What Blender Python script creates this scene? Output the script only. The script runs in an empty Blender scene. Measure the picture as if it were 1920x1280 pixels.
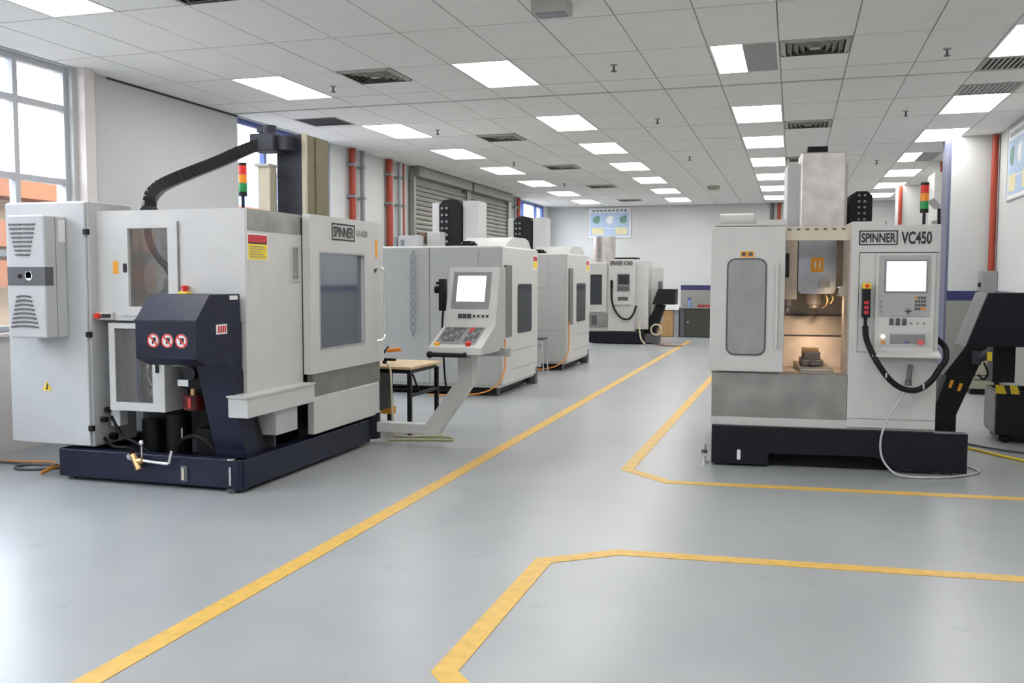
import bpy, bmesh, math, random
from mathutils import Vector, Matrix
random.seed(7)
sc = bpy.context.scene
COL = sc.collection

# ------------------------------------------------------------------ camera, world, exposure
FPX, VX, VY, ROLL, CAMH = 1735.0, 1488.0, 523.0, 0.002, 1.6
CEIL = 3.7
cam_d = bpy.data.cameras.new('camera'); cam = bpy.data.objects.new('camera', cam_d); COL.objects.link(cam)
cam_d.sensor_width = 36.0; cam_d.lens = 36.0 * FPX / 1920.0
cam_d.clip_start = 0.05; cam_d.clip_end = 500
_p = math.atan((640 - VY) / FPX); _y = math.atan((VX - 960) * math.cos(_p) / FPX)
fw = Vector((-math.sin(_y) * math.cos(_p), math.cos(_y) * math.cos(_p), -math.sin(_p)))
rt = Vector((math.cos(_y), math.sin(_y), 0)); up = rt.cross(fw)
rt, up = rt * math.cos(ROLL) + up * math.sin(ROLL), up * math.cos(ROLL) - rt * math.sin(ROLL)
M = Matrix((rt, up, -fw)).transposed().to_4x4(); M.translation = (0, 0, CAMH)
cam.matrix_world = M
sc.camera = cam

w = bpy.data.worlds.new('world'); sc.world = w; w.use_nodes = True
bgn = w.node_tree.nodes['Background']
bgn.inputs[0].default_value = (0.91, 0.95, 1.0, 1); bgn.inputs[1].default_value = 10.0
vs = sc.view_settings
vs.view_transform = 'Standard'; vs.look = 'None'; vs.gamma = 1.0; vs.use_curve_mapping = False
vs.exposure = 0.10
PANEL_EMIT = 12.0

# ------------------------------------------------------------------ materials
def mat(name, col, rough=0.5, metal=0.0, var=0.06, scale=6.0, bump=0.0, bscale=60.0, emit=0, alpha=None, coat=0.0, spec=0.5):
    m = bpy.data.materials.new(name); m.use_nodes = True
    nt = m.node_tree; b = nt.nodes['Principled BSDF']
    b.inputs['Roughness'].default_value = rough; b.inputs['Metallic'].default_value = metal
    b.inputs['Coat Weight'].default_value = coat; b.inputs['Specular IOR Level'].default_value = spec
    tc = nt.nodes.new('ShaderNodeTexCoord')
    nz = nt.nodes.new('ShaderNodeTexNoise'); nz.inputs['Scale'].default_value = scale; nz.inputs['Detail'].default_value = 4
    nt.links.new(tc.outputs['Object'], nz.inputs['Vector'])
    rp = nt.nodes.new('ShaderNodeValToRGB')
    c0 = [max(0, c * (1 - var)) for c in col]; c1 = [min(1, c * (1 + var)) for c in col]
    rp.color_ramp.elements[0].color = (*c0, 1); rp.color_ramp.elements[1].color = (*c1, 1)
    rp.color_ramp.elements[0].position = .3; rp.color_ramp.elements[1].position = .7
    nt.links.new(nz.outputs['Fac'], rp.inputs['Fac']); nt.links.new(rp.outputs['Color'], b.inputs['Base Color'])
    if bump:
        n2 = nt.nodes.new('ShaderNodeTexNoise'); n2.inputs['Scale'].default_value = bscale
        nt.links.new(tc.outputs['Object'], n2.inputs['Vector'])
        bp = nt.nodes.new('ShaderNodeBump'); bp.inputs['Strength'].default_value = bump; bp.inputs['Distance'].default_value = 0.01
        nt.links.new(n2.outputs['Fac'], bp.inputs['Height']); nt.links.new(bp.outputs['Normal'], b.inputs['Normal'])
    if emit:
        b.inputs['Emission Color'].default_value = (*col, 1); b.inputs['Emission Strength'].default_value = emit
    return m

def glass(name, tint, trans=0.6, rough=0.05, refl=0.5, base=.03):
    """thin acrylic: tinted see-through plus a glossy skin"""
    m = bpy.data.materials.new(name); m.use_nodes = True; nt = m.node_tree
    for n in list(nt.nodes): nt.nodes.remove(n)
    out = nt.nodes.new('ShaderNodeOutputMaterial')
    tr = nt.nodes.new('ShaderNodeBsdfTransparent'); tr.inputs[0].default_value = (*tint, 1)
    gl = nt.nodes.new('ShaderNodeBsdfGlossy'); gl.inputs['Roughness'].default_value = rough
    gl.inputs['Color'].default_value = (0.9, 0.92, 0.95, 1)
    df = nt.nodes.new('ShaderNodeBsdfDiffuse'); df.inputs[0].default_value = (0.35, 0.38, 0.42, 1)
    mx = nt.nodes.new('ShaderNodeMixShader'); mx.inputs[0].default_value = 1 - trans
    lw = nt.nodes.new('ShaderNodeLayerWeight'); lw.inputs[0].default_value = 0.5
    pw = nt.nodes.new('ShaderNodeMath'); pw.operation = 'POWER'; pw.inputs[1].default_value = 4.0
    nt.links.new(lw.outputs['Facing'], pw.inputs[0])
    fr = nt.nodes.new('ShaderNodeMath'); fr.operation = 'MULTIPLY_ADD'; fr.inputs[1].default_value = refl; fr.inputs[2].default_value = base
    nt.links.new(pw.outputs[0], fr.inputs[0])
    mx2 = nt.nodes.new('ShaderNodeMixShader')
    nt.links.new(tr.outputs[0], mx.inputs[1]); nt.links.new(df.outputs[0], mx.inputs[2])
    nt.links.new(fr.outputs[0], mx2.inputs[0]); nt.links.new(mx.outputs[0], mx2.inputs[1]); nt.links.new(gl.outputs[0], mx2.inputs[2])
    nt.links.new(mx2.outputs[0], out.inputs[0])
    return m

white = mat('machine_white_paint', (0.585, 0.58, 0.565), 0.38, var=.03)
grey = mat('machine_grey_paint', (0.40, 0.405, 0.40), 0.4, var=.03)
lgrey = mat('pale_grey_paint', (0.52, 0.525, 0.53), 0.4, var=.03)
seam = mat('seam_shadow_rubber', (0.05, 0.05, 0.05), 0.7)
navy = mat('navy_paint', (0.009, 0.012, 0.032), 0.42, var=.12, spec=.35)
navy2 = mat('dark_navy_paint', (0.007, 0.008, 0.014), 0.45, var=.12, spec=.3)
slate = mat('slate_paint', (0.10, 0.10, 0.11), 0.45, var=.1)
charc = mat('charcoal_paint', (0.042, 0.043, 0.06), 0.5, var=.08, spec=.35)
black = mat('black_rubber', (0.005, 0.005, 0.006), 0.5, var=.2, spec=.3)
blackp = mat('black_plastic', (0.008, 0.008, 0.010), 0.4, var=.2, spec=.35)
steel = mat('brushed_steel', (0.36, 0.355, 0.34), 0.38, 0.75, var=.22, scale=4, bump=.05)
steel2 = mat('bright_stainless', (0.62, 0.58, 0.57), 0.33, 0.85, var=.16, scale=7, bump=.06, bscale=12)
chrome = mat('chrome', (0.8, 0.8, 0.8), 0.12, 1.0, var=.03)
brass = mat('brass', (0.72, 0.48, 0.22), 0.3, 0.9, var=.1)
khaki = mat('khaki_cover', (0.21, 0.185, 0.10), 0.6, var=.1)
cream = mat('cream_paint', (0.62, 0.55, 0.42), 0.5, var=.05)
wallm = mat('white_wall_paint', (0.57, 0.58, 0.575), 0.7, var=.02, scale=1.5, bump=.04)
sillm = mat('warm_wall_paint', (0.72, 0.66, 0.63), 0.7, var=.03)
wains = mat('grey_wainscot_paint', (0.27, 0.27, 0.255), 0.55, var=.05)
band = mat('navy_band_paint', (0.03, 0.033, 0.12), 0.5, var=.08)
framew = mat('window_frame_grey', (0.5, 0.51, 0.54), 0.4, var=.03)
frameb = mat('window_frame_blue', (0.05, 0.10, 0.34), 0.4, var=.06)
yellow = mat('yellow_floor_tape', (0.68, 0.42, 0.09), 0.45, var=.12, scale=14)
ystick = mat('yellow_sticker', (0.85, 0.62, 0.03), 0.5, var=.05)
ostick = mat('orange_sticker', (0.85, 0.38, 0.02), 0.5, var=.06)
wstick = mat('white_sticker', (0.8, 0.8, 0.8), 0.5, var=.03)
rstick = mat('red_sticker', (0.55, 0.03, 0.04), 0.5, var=.06)
ink = mat('black_ink', (0.02, 0.02, 0.022), 0.5, var=.1)
gink = mat('grey_ink', (0.25, 0.25, 0.26), 0.5, var=.05)
redp = mat('red_pipe_paint', (0.34, 0.045, 0.02), 0.45, var=.08)
redbtn = mat('red_button', (0.7, 0.03, 0.02), 0.35, var=.04)
gpipe = mat('grey_pipe', (0.24, 0.26, 0.28), 0.45, var=.06)
orangeh = mat('orange_hose', (0.75, 0.27, 0.04), 0.45, var=.06)
shut = mat('shutter_metal', (0.27, 0.265, 0.24), 0.5, 0.35, var=.05)
tilem = mat('ceiling_tile_board', (0.83, 0.825, 0.81), 0.85, var=.02, scale=3, bump=.12, bscale=90)
gridm = mat('ceiling_grid_bar', (0.34, 0.34, 0.33), 0.6, var=.05)
ventm = mat('vent_metal', (0.42, 0.42, 0.39), 0.5, var=.06)
ventd = mat('vent_dark', (0.02, 0.02, 0.02), 0.8)
dirt = mat('dusty_louver', (0.22, 0.21, 0.18), 0.7, var=.4, scale=20)
panel_on = mat('lit_diffuser', (1.0, 0.985, 0.955), 0.5, var=0, emit=PANEL_EMIT)
panel_off = mat('unlit_diffuser', (0.30, 0.30, 0.30), 0.5, var=.03)
wood = mat('pale_wood', (0.60, 0.44, 0.25), 0.5, var=.12, scale=9)
wood2 = mat('cabinet_wood', (0.42, 0.25, 0.11), 0.5, var=.15, scale=5)
beige = mat('beige_paint', (0.36, 0.35, 0.27), 0.5, var=.05)
bezel = mat('bezel_grey', (0.25, 0.24, 0.245), 0.45, var=.04)
keym = mat('key_grey', (0.10, 0.10, 0.105), 0.5, var=.1)
inner = mat('machine_interior_steel', (0.58, 0.51, 0.43), 0.42, 0.3, var=.12, scale=8)
innerd = mat('interior_dark_grey', (0.15, 0.15, 0.16), 0.5, 0.2, var=.2)
sred = mat('signal_red', (0.75, 0.02, 0.02), 0.3, var=.03)
samb = mat('signal_amber', (0.95, 0.30, 0.01), 0.3, var=.03)
sgrn = mat('signal_green', (0.01, 0.28, 0.07), 0.3, var=.03)
blueb = mat('blue_plastic', (0.04, 0.08, 0.35), 0.4, var=.05)
pblue = mat('poster_blue', (0.42, 0.55, 0.72), 0.6, var=.06)
pyel = mat('poster_yellow', (0.72, 0.66, 0.42), 0.6, var=.06)
pgrn = mat('poster_green', (0.16, 0.30, 0.25), 0.6, var=.3, scale=30)
brick = mat('orange_facade', (0.22, 0.075, 0.028), 0.8, var=.1)
creamf = mat('cream_facade', (0.42, 0.32, 0.21), 0.8, var=.06)
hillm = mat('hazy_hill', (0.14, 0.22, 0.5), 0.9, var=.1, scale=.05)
groundm = mat('outside_concrete', (0.4, 0.4, 0.38), 0.9, var=.1)
bulb = mat('work_lamp_glow', (1.0, 0.72, 0.45), 0.4, var=0, emit=8)
pane_clear = glass('clear_window_glass', (0.96, 0.98, 1.0), 0.97, 0.02)
pane_door = glass('door_acrylic', (0.70, 0.76, 0.84), 0.85, 0.05, .6, .16)
pane_front = glass('smoke_acrylic', (0.85, 0.84, 0.82), 0.93, 0.05, .5, .06)
pane_dark = glass('dark_acrylic', (0.25, 0.27, 0.30), 0.86, 0.08)
frost = mat('frosted_polycarbonate', (0.30, 0.305, 0.30), 0.35, var=.10, scale=5)

def screen_mat():
    m = bpy.data.materials.new('lit_screen'); m.use_nodes = True; nt = m.node_tree; b = nt.nodes['Principled BSDF']
    tc = nt.nodes.new('ShaderNodeTexCoord'); br = nt.nodes.new('ShaderNodeTexBrick')
    br.inputs['Scale'].default_value = 14; br.inputs['Color1'].default_value = (.95, .97, 1, 1); br.inputs['Color2'].default_value = (1, 1, 1, 1)
    br.inputs['Mortar'].default_value = (.72, .75, .95, 1); br.inputs['Mortar Size'].default_value = .03
    nt.links.new(tc.outputs['Generated'], br.inputs['Vector']); nt.links.new(br.outputs['Color'], b.inputs['Emission Color'])
    b.inputs['Emission Strength'].default_value = 1.35; b.inputs['Base Color'].default_value = (.1, .1, .12, 1)
    return m
screenm = screen_mat()

def floor_mat():
    m = bpy.data.materials.new('grey_epoxy_floor'); m.use_nodes = True; nt = m.node_tree; b = nt.nodes['Principled BSDF']
    tc = nt.nodes.new('ShaderNodeTexCoord')
    def noise(s, d=4):
        n = nt.nodes.new('ShaderNodeTexNoise'); n.inputs['Scale'].default_value = s; n.inputs['Detail'].default_value = d
        nt.links.new(tc.outputs['Object'], n.inputs['Vector']); return n
    def ramp(n, p0, c0, p1, c1):
        r = nt.nodes.new('ShaderNodeValToRGB'); e = r.color_ramp.elements
        e[0].position = p0; e[0].color = c0; e[1].position = p1; e[1].color = c1
        nt.links.new(n.outputs['Fac'], r.inputs['Fac']); return r
    a = ramp(noise(.5, 2), .3, (.345, .362, .370, 1), .7, (.375, .392, .400, 1))
    st = ramp(noise(1.7, 2), .2, (1, 1, 1, 1), 1.0, (.88, .88, .90, 1)); st.color_ramp.interpolation = 'EASE'
    mx = nt.nodes.new('ShaderNodeMixRGB'); mx.blend_type = 'MULTIPLY'; mx.inputs[0].default_value = 1
    nt.links.new(a.outputs[0], mx.inputs[1]); nt.links.new(st.outputs[0], mx.inputs[2])
    sc_ = ramp(noise(3.1, 3), .68, (1, 1, 1, 1), .76, (.80, .80, .83, 1))
    mx2 = nt.nodes.new('ShaderNodeMixRGB'); mx2.blend_type = 'MULTIPLY'; mx2.inputs[0].default_value = 1
    nt.links.new(mx.outputs[0], mx2.inputs[1]); nt.links.new(sc_.outputs[0], mx2.inputs[2])
    nt.links.new(mx2.outputs[0], b.inputs['Base Color'])
    rr = ramp(noise(.8, 2), .3, (.285, .285, .285, 1), .75, (.33, .33, .33, 1))
    nt.links.new(rr.outputs[0], b.inputs['Roughness'])
    b.inputs['Specular IOR Level'].default_value = .55
    return m
floorm = floor_mat()

# ------------------------------------------------------------------ mesh helpers
class MB:
    def __init__(s): s.bm = bmesh.new()
    def box(s, x0, x1, y0, y1, z0, z1, b=0):
        r = bmesh.ops.create_cube(s.bm, size=1)
        vs_ = r['verts']
        for v in vs_:
            v.co = Vector(((x0 + x1) / 2 + v.co.x * (x1 - x0), (y0 + y1) / 2 + v.co.y * (y1 - y0), (z0 + z1) / 2 + v.co.z * (z1 - z0)))
        if b:
            es = list({e for v in vs_ for e in v.link_edges})
            bmesh.ops.bevel(s.bm, geom=es, offset=b, segments=2, profile=.5, affect='EDGES')
        return s
    def cyl(s, a, b_, r, n=16, r2=None):
        a = Vector(a); b_ = Vector(b_); d = b_ - a
        q = d.to_track_quat('Z', 'Y').to_matrix().to_4x4(); q.translation = (a + b_) / 2
        bmesh.ops.create_cone(s.bm, cap_ends=True, cap_tris=False, segments=n, radius1=r, radius2=r if r2 is None else r2, depth=d.length, matrix=q)
        return s
    def sph(s, c, r, n=12):
        bmesh.ops.create_uvsphere(s.bm, u_segments=n, v_segments=n // 2 + 2, radius=r, matrix=Matrix.Translation(Vector(c))); return s
    def prism(s, ax, pts, a, b_):
        def P(p, t):
            return {'x': (t, p[0], p[1]), 'y': (p[0], t, p[1]), 'z': (p[0], p[1], t)}[ax]
        A = [s.bm.verts.new(P(p, a)) for p in pts]; B = [s.bm.verts.new(P(p, b_)) for p in pts]
        n = len(pts); fs = [s.bm.faces.new(A), s.bm.faces.new(B[::-1])]
        for i in range(n): fs.append(s.bm.faces.new((A[i], B[i], B[(i + 1) % n], A[(i + 1) % n])))
        bmesh.ops.recalc_face_normals(s.bm, faces=fs)
        return s
    def ring(s, ax, o, i, a, b_):
        """rectangular frame: outer rect o, hole i, both (u0,u1,v0,v1), along axis ax from a to b"""
        R = [(o[0], o[1], o[2], i[2]), (o[0], o[1], i[3], o[3]), (o[0], i[0], i[2], i[3]), (i[1], o[1], i[2], i[3])]
        for u0, u1, v0, v1 in R:
            if u1 - u0 < 1e-5 or v1 - v0 < 1e-5: continue
            if ax == 'x': s.box(a, b_, u0, u1, v0, v1)
            elif ax == 'y': s.box(u0, u1, a, b_, v0, v1)
            else: s.box(u0, u1, v0, v1, a, b_)
        return s
    def tube(s, pts, r, n=8, sm=6):
        P = [Vector(p) for p in pts]
        if sm > 1 and len(P) > 2:
            Q = []
            E_ = [P[0] * 2 - P[1]] + P + [P[-1] * 2 - P[-2]]
            for k in range(1, len(E_) - 2):
                p0, p1, p2, p3 = E_[k - 1:k + 3]
                for j in range(sm):
                    t = j / sm
                    Q.append(.5 * ((2 * p1) + (p2 - p0) * t + (2 * p0 - 5 * p1 + 4 * p2 - p3) * t * t + (3 * p1 - p0 - 3 * p2 + p3) * t ** 3))
            Q.append(P[-1]); P = Q
        rings = []; ref = Vector((0, 0, 1))
        for k, p in enumerate(P):
            d = (P[min(k + 1, len(P) - 1)] - P[max(k - 1, 0)]).normalized()
            if abs(d.dot(ref)) > .95: ref = Vector((1, 0, 0)) if abs(d.x) < .9 else Vector((0, 1, 0))
            u = d.cross(ref).normalized(); v = u.cross(d).normalized(); ref = v
            rings.append([s.bm.verts.new(p + (u * math.cos(2 * math.pi * j / n) + v * math.sin(2 * math.pi * j / n)) * r) for j in range(n)])
        fs = []
        for A, B in zip(rings, rings[1:]):
            for j in range(n): fs.append(s.bm.faces.new((A[j], A[(j + 1) % n], B[(j + 1) % n], B[j])))
        fs.append(s.bm.faces.new(rings[0][::-1])); fs.append(s.bm.faces.new(rings[-1]))
        bmesh.ops.recalc_face_normals(s.bm, faces=fs)
        return s

def rrect(u0, u1, v0, v1, r, n=5):
    o = []
    for cx, cy, a0 in ((u1 - r, v1 - r, 0), (u0 + r, v1 - r, 90), (u0 + r, v0 + r, 180), (u1 - r, v0 + r, 270)):
        for k in range(n + 1):
            a = math.radians(a0 + 90 * k / n); o.append((cx + r * math.cos(a), cy + r * math.sin(a)))
    return o

OFF = {}
def rootloc(o):
    while o.parent: o = o.parent
    return OFF.get(o.name)

def obj(name, mb, m, parent=None, smooth=False, label=None):
    bm = mb.bm
    if parent is not None:
        L = rootloc(parent)
        if L is not None: bmesh.ops.translate(bm, verts=bm.verts, vec=-L)
    me = bpy.data.meshes.new(name); bm.to_mesh(me); bm.free()
    me.materials.append(m)
    if smooth:
        for p in me.polygons: p.use_smooth = True
        me.set_sharp_from_angle(angle=math.radians(40))
    o = bpy.data.objects.new(name, me); COL.objects.link(o)
    if parent is not None: o.parent = parent
    if label: o['label'] = label
    return o

def tag(o, label, cat, group=None):
    o['label'] = label; o['category'] = cat
    if group: o['group'] = group
    return o

def thing(name, label, cat, loc=(0, 0, 0), rotz=0, group=None, world=False):
    o = bpy.data.objects.new(name, None); COL.objects.link(o); o.empty_display_size = .1
    o.location = loc; o.rotation_euler = (0, 0, rotz)
    tag(o, label, cat, group)
    if world: OFF[o.name] = Vector(loc)
    return o

def struct(name, mb, m, parent=None):
    o = obj(name, mb, m, parent)
    if parent is None: o['kind'] = 'structure'
    return o

def copy_tree(o, parent=None):
    c = o.copy(); COL.objects.link(c); c.parent = parent
    for ch in [x for x in list(o.children)]: copy_tree(ch, c)
    return c

def text(name, s, m, parent, origin, xdir, ydir, width, height, depth=.002):
    """flat lettering fitted to width x height with its lower left corner at origin"""
    cu = bpy.data.curves.new(name, 'FONT'); cu.body = s; cu.extrude = 0.0
    cu.offset = 0.03
    t = bpy.data.objects.new(name, cu); COL.objects.link(t)
    dg = bpy.context.evaluated_depsgraph_get(); dg.update()
    me = bpy.data.meshes.new_from_object(t.evaluated_get(dg))
    bpy.data.objects.remove(t); bpy.data.curves.remove(cu)
    xs = [v.co.x for v in me.vertices]; ys = [v.co.y for v in me.vertices]
    x0, x1, y0, y1 = min(xs), max(xs), min(ys), max(ys)
    X = Vector(xdir); Y = Vector(ydir); N = X.cross(Y); O = Vector(origin)
    bm = bmesh.new(); bm.from_mesh(me); bpy.data.meshes.remove(me)
    for v in bm.verts:
        v.co = O + X * ((v.co.x - x0) / (x1 - x0) * width) + Y * ((v.co.y - y0) / (y1 - y0) * height) + N * depth
    mb = MB(); mb.bm.free(); mb.bm = bm
    return obj(name, mb, m, parent)

def poly_strip(pts, wd):
    """mitred outline of a polyline of width wd"""
    P = [Vector((p[0], p[1])) for p in pts]; L = []; R = []
    for k, p in enumerate(P):
        d0 = (p - P[k - 1]).normalized() if k else None
        d1 = (P[k + 1] - p).normalized() if k < len(P) - 1 else None
        d0 = d0 or d1; d1 = d1 or d0
        n0 = Vector((-d0.y, d0.x)); n1 = Vector((-d1.y, d1.x)); n = (n0 + n1).normalized()
        s = wd / 2 / max(.3, n.dot(n0))
        L.append(p + n * s); R.append(p - n * s)
    return L + R[::-1]

# ------------------------------------------------------------------ room shell
XL, XR, YN, YF = -6.9, 2.80, -3.0, 26.5
struct('floor', MB().box(XL - .3, XR + .3, YN - .3, YF + .3, -.1, 0), floorm)

def wall_with_holes(axis_pos, y0, y1, z1, holes, t, outward):
    mb = MB(); xs = (axis_pos - t, axis_pos) if outward < 0 else (axis_pos, axis_pos + t)
    y = y0
    for a, b_, za, zb in sorted(holes):
        if a > y: mb.box(*xs, y, a, 0, z1)
        if za > 0: mb.box(*xs, a, b_, 0, za)
        if zb < z1: mb.box(*xs, a, b_, zb, z1)
        y = b_
    if y < y1: mb.box(*xs, y, y1, 0, z1)
    return mb
WIN = [(-2.6, 7.66, 1.1, 3.68), (10.53, 13.05, 1.0, 3.68), (23.3, 25.95, 1.2, 3.68)]
struct('wall_left', wall_with_holes(XL, YN - .3, YF + .3, CEIL + .3, WIN, .22, -1), wallm)
struct('wall_back', MB().box(XL - .3, XR + .3, YF, YF + .2, 0, CEIL + .3), wallm)
struct('wall_right', MB().box(XR, XR + .2, YN - .3, YF + .3, 0, CEIL + .3), wallm)
struct('wall_near', MB().box(XL - .3, XR + .3, YN - .2, YN, 0, CEIL + .3), wallm)
# wall pier trunking beside the first window
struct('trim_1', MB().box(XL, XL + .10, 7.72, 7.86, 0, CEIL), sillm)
struct('trim_2', MB().box(XL, XL + .04, 7.89, 7.95, 0, CEIL), framew)
struct('trim_10', MB().box(XL, XL + .012, 8.15, 10.52, CEIL - .028, CEIL - .007), seam)  # dark strip standing in for the shadow gap below the ceiling
# right columns with wainscot
struct('trim_3', MB().box(2.18, XR, 15.0, 15.6, 0, CEIL), wallm)
struct('trim_4', MB().box(2.18, XR, 22.3, 22.9, 0, CEIL), wallm)
struct('trim_5', MB().box(2.14, 2.18, 15.0, 15.6, 0, CEIL), mat('column_corner_guard', (.12, .13, .21), .5))
def wainscot(n, x0, x1, y0, y1):
    g = struct('trim_%d' % n, MB().box(x0, x1, y0, y1, 0, 1.30), wains)
    struct('wainscot_band', MB().box(x0 - .004 if x1 - x0 < .1 else x0, x1, y0 - .004, y1, 1.30, 1.44), band, g)
wainscot(6, 2.17, XR, 14.98, 14.999)
wainscot(7, XR - .02, XR - .001, YN, 14.9)
wainscot(8, XR - .02, XR - .001, 15.61, 22.28)
wainscot(9, -3.05, 2.1, YF - .02, YF - .001)

def window(n, y0, y1, z0, z1, vbars, hbars, fm, t=.05):
    mb = MB().ring('x', (y0, y1, z0, z1), (y0 + t, y1 - t, z0 + t, z1 - t), XL - .12, XL - .05)
    r = obj('window_%d' % n, mb, fm); r['kind'] = 'structure'
    for v in vbars: obj('mullion', MB().box(XL - .12, XL - .045, v - t / 2, v + t / 2, z0 + t, z1 - t), fm, r)
    for hb in hbars: obj('transom', MB().box(XL - .115, XL - .048, y0 + t, y1 - t, hb - t / 2, hb + t / 2), fm, r)
    ys = [y0] + list(vbars) + [y1]; zs = [z0] + list(hbars) + [z1]
    for a, b_ in zip(ys, ys[1:]):
        for c, d in zip(zs, zs[1:]):
            obj('window_pane', MB().box(XL - .088, XL - .082, a + .02, b_ - .02, c + .02, d - .02), pane_clear, r)
    return r
w1 = window(1, *WIN[0], [7.0 - .66 * k for k in range(0, 15) if 7.0 - .66 * k > -2.4], [1.83, 2.55, 3.27], framew, .058)
window(2, *WIN[1], [11.25, 12.0, 12.7], [2.35], frameb, .06)
window(3, *WIN[2], [23.9, 25.2], [2.4], frameb, .06)
obj('window_apron', MB().box(XL, XL + .012, WIN[0][0], WIN[0][1], .0, 1.06), sillm, w1)  # added lining: warm wall colour made paler to carry the window's glow
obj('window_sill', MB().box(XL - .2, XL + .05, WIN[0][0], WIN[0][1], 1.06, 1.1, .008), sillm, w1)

# outside
ob = thing('banded_building', 'orange and cream banded building outside the large window', 'building', (-13, 9, 0), world=True)
obj('facade_wall', MB().box(-20, -12.6, -14, 40, -1, 3.1), creamf, ob)
for z0, z1 in ((2.9, 3.24), (2.10, 2.52), (1.46, 1.88), (0.2, .7)):
    obj('facade_band', MB().box(-12.62, -12.0, -14, 40, z0, z1), brick, ob)
hill = bpy.data.objects.new('hill', None)
mbh = MB()
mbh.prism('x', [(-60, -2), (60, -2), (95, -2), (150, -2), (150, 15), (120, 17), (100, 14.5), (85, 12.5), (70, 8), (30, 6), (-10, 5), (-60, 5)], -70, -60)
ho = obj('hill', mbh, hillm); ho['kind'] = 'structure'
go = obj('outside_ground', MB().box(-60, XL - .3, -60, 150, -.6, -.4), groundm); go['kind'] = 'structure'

# roller shutter in the left wall
def shutter(y0, y1, label):
    t = thing('roller_shutter', label, 'shutter', (XL + .06, (y0 + y1) / 2, 0), group='roller shutters in the left wall')
    W = (y1 - y0) / 2
    sl = MB().prism('y', [(-.012, 0), (.012, .012), (.022, .045), (.012, .078), (-.012, .088)], -W + .06, W - .06)
    first = obj('shutter_slat', sl, shut, t); first.location.z = .02
    z = .02 + .09
    while z < 3.42:
        c = first.copy(); COL.objects.link(c); c.parent = t; c.location.z = z; z += .09
    for s in (-1, 1): obj('guide_rail', MB().box(-.03, .06, s * W - .05, s * W + .05, 0, 3.6), shut, t)
    obj('shutter_box', MB().box(-.04, .16, -W, W, 3.5, 3.68, .01), shut, t)
shutter(16.1, 19.05, 'grey slatted roller shutter, the nearer half, behind the black tool drum')
shutter(19.17, 22.05, 'grey slatted roller shutter, the farther half, beside the far blue window')

# wall pipes
def pipe(y, r, m, label, name='wall_pipe', x=XL + .08, z0=0, z1=CEIL - .02, clips=True):
    t = thing(name, label, 'pipe', (x, y, 0))
    obj('pipe_run', MB().cyl((0, 0, z0), (0, 0, z1), r, 14), m, t, True)
    if clips:
        for z in (1.6, 2.9, 3.4): obj('pipe_clip', MB().box(-.08, r + .012, -r - .012, r + .012, z, z + .04), gpipe, t)
    return t
pipe(13.62, .055, redp, 'thick red pipe on left wall, first one past the khaki column')
pipe(13.98, .04, gpipe, 'grey conduit pipe just past the first thick red pipe')
pipe(15.05, .06, redp, 'thick red pipe on left wall, midway between window and shutter')
pipe(15.45, .03, gpipe, 'grey conduit pipe beside the shutter opening')
pipe(15.66, .018, redp, 'thin red pipe next to the roller shutter')
pipe(22.72, .035, gpipe, 'dark conduit pipe at the far end of the shutter')
pipe(22.98, .06, redp, 'red pipe beside the far blue window')
pipe(14.9, .045, redp, 'tall red pipe on right wall above grey switch box', x=2.735, z0=1.7, clips=False)
pipe(22.24, .04, redp, 'red pipe on the far right column', x=2.22, clips=False)
sb = thing('switch_box', 'grey metal switch box at foot of right red pipe', 'box', (2.70, 14.86, 1.42))
obj('box_body', MB().box(-.11, .1, -.12, .1, 0, .31, .01), mat('switch_box_grey', (.28, .29, .29), .45), sb)
obj('box_lever', MB().box(-.14, -.11, -.06, 0, .08, .14), black, sb)
obj('conduit', MB().cyl((.02, 0, -.14), (.02, 0, 0), .02, 10), gpipe, sb)

# ------------------------------------------------------------------ ceiling: grid, tiles, lights, vents
TW = .62
colx = [XL] + [-6.99 + TW * k for k in range(1, 16)] + [XR]
rows = [5.02, 6.22, 7.42, 8.62, 9.82, 10.40]
rows2 = [10.45 + 1.25 * k for k in range(0, 13)] + [YF]
LX = [2, 6, 10, 14]                                  # columns that carry lights
lights = [(k, 5.02, 6.22) for k in LX] + [(k, 8.62, 9.82) for k in LX] + [(k, 11.70 + 2.5 * j, 12.95 + 2.5 * j) for j in range(6) for k in LX]
vents = [(4, 5.62), (4, 8.62), (4, 12.97), (4, 16.72), (4, 20.47), (4, 24.22), (11, 8.62), (11, 12.97), (11, 16.72)]
ceil = struct('ceiling', MB().box(XL - .3, XR + .3, YN - .3, YF + .3, CEIL + .006, CEIL + .3), gridm)
tcache = {}
def tile(x0, x1, y0, y1):
    w_, d_ = round(x1 - x0 - .011, 4), round(y1 - y0 - .022, 4)
    if w_ < .02 or d_ < .02: return
    if (w_, d_) not in tcache:
        mb = MB(); z = 0
        a, b_ = w_ / 2, d_ / 2
        mb.box(-a, a, -b_, b_, 0, .012, 0)
        me = bpy.data.meshes.new('ceiling_tile'); mb.bm.to_mesh(me); mb.bm.free(); me.materials.append(tilem); tcache[(w_, d_)] = me
    o = bpy.data.objects.new('ceiling_tile', tcache[(w_, d_)]); COL.objects.link(o); o.parent = ceil
    o.location = ((x0 + x1) / 2, (y0 + y1) / 2, CEIL - .006 + random.uniform(-.0015, .0015))
    o.rotation_euler = (random.uniform(-.0008, .0008), random.uniform(-.0015, .0015), 0)
allrows = list(zip(rows, rows[1:])) + list(zip(rows2, rows2[1:]))
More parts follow.
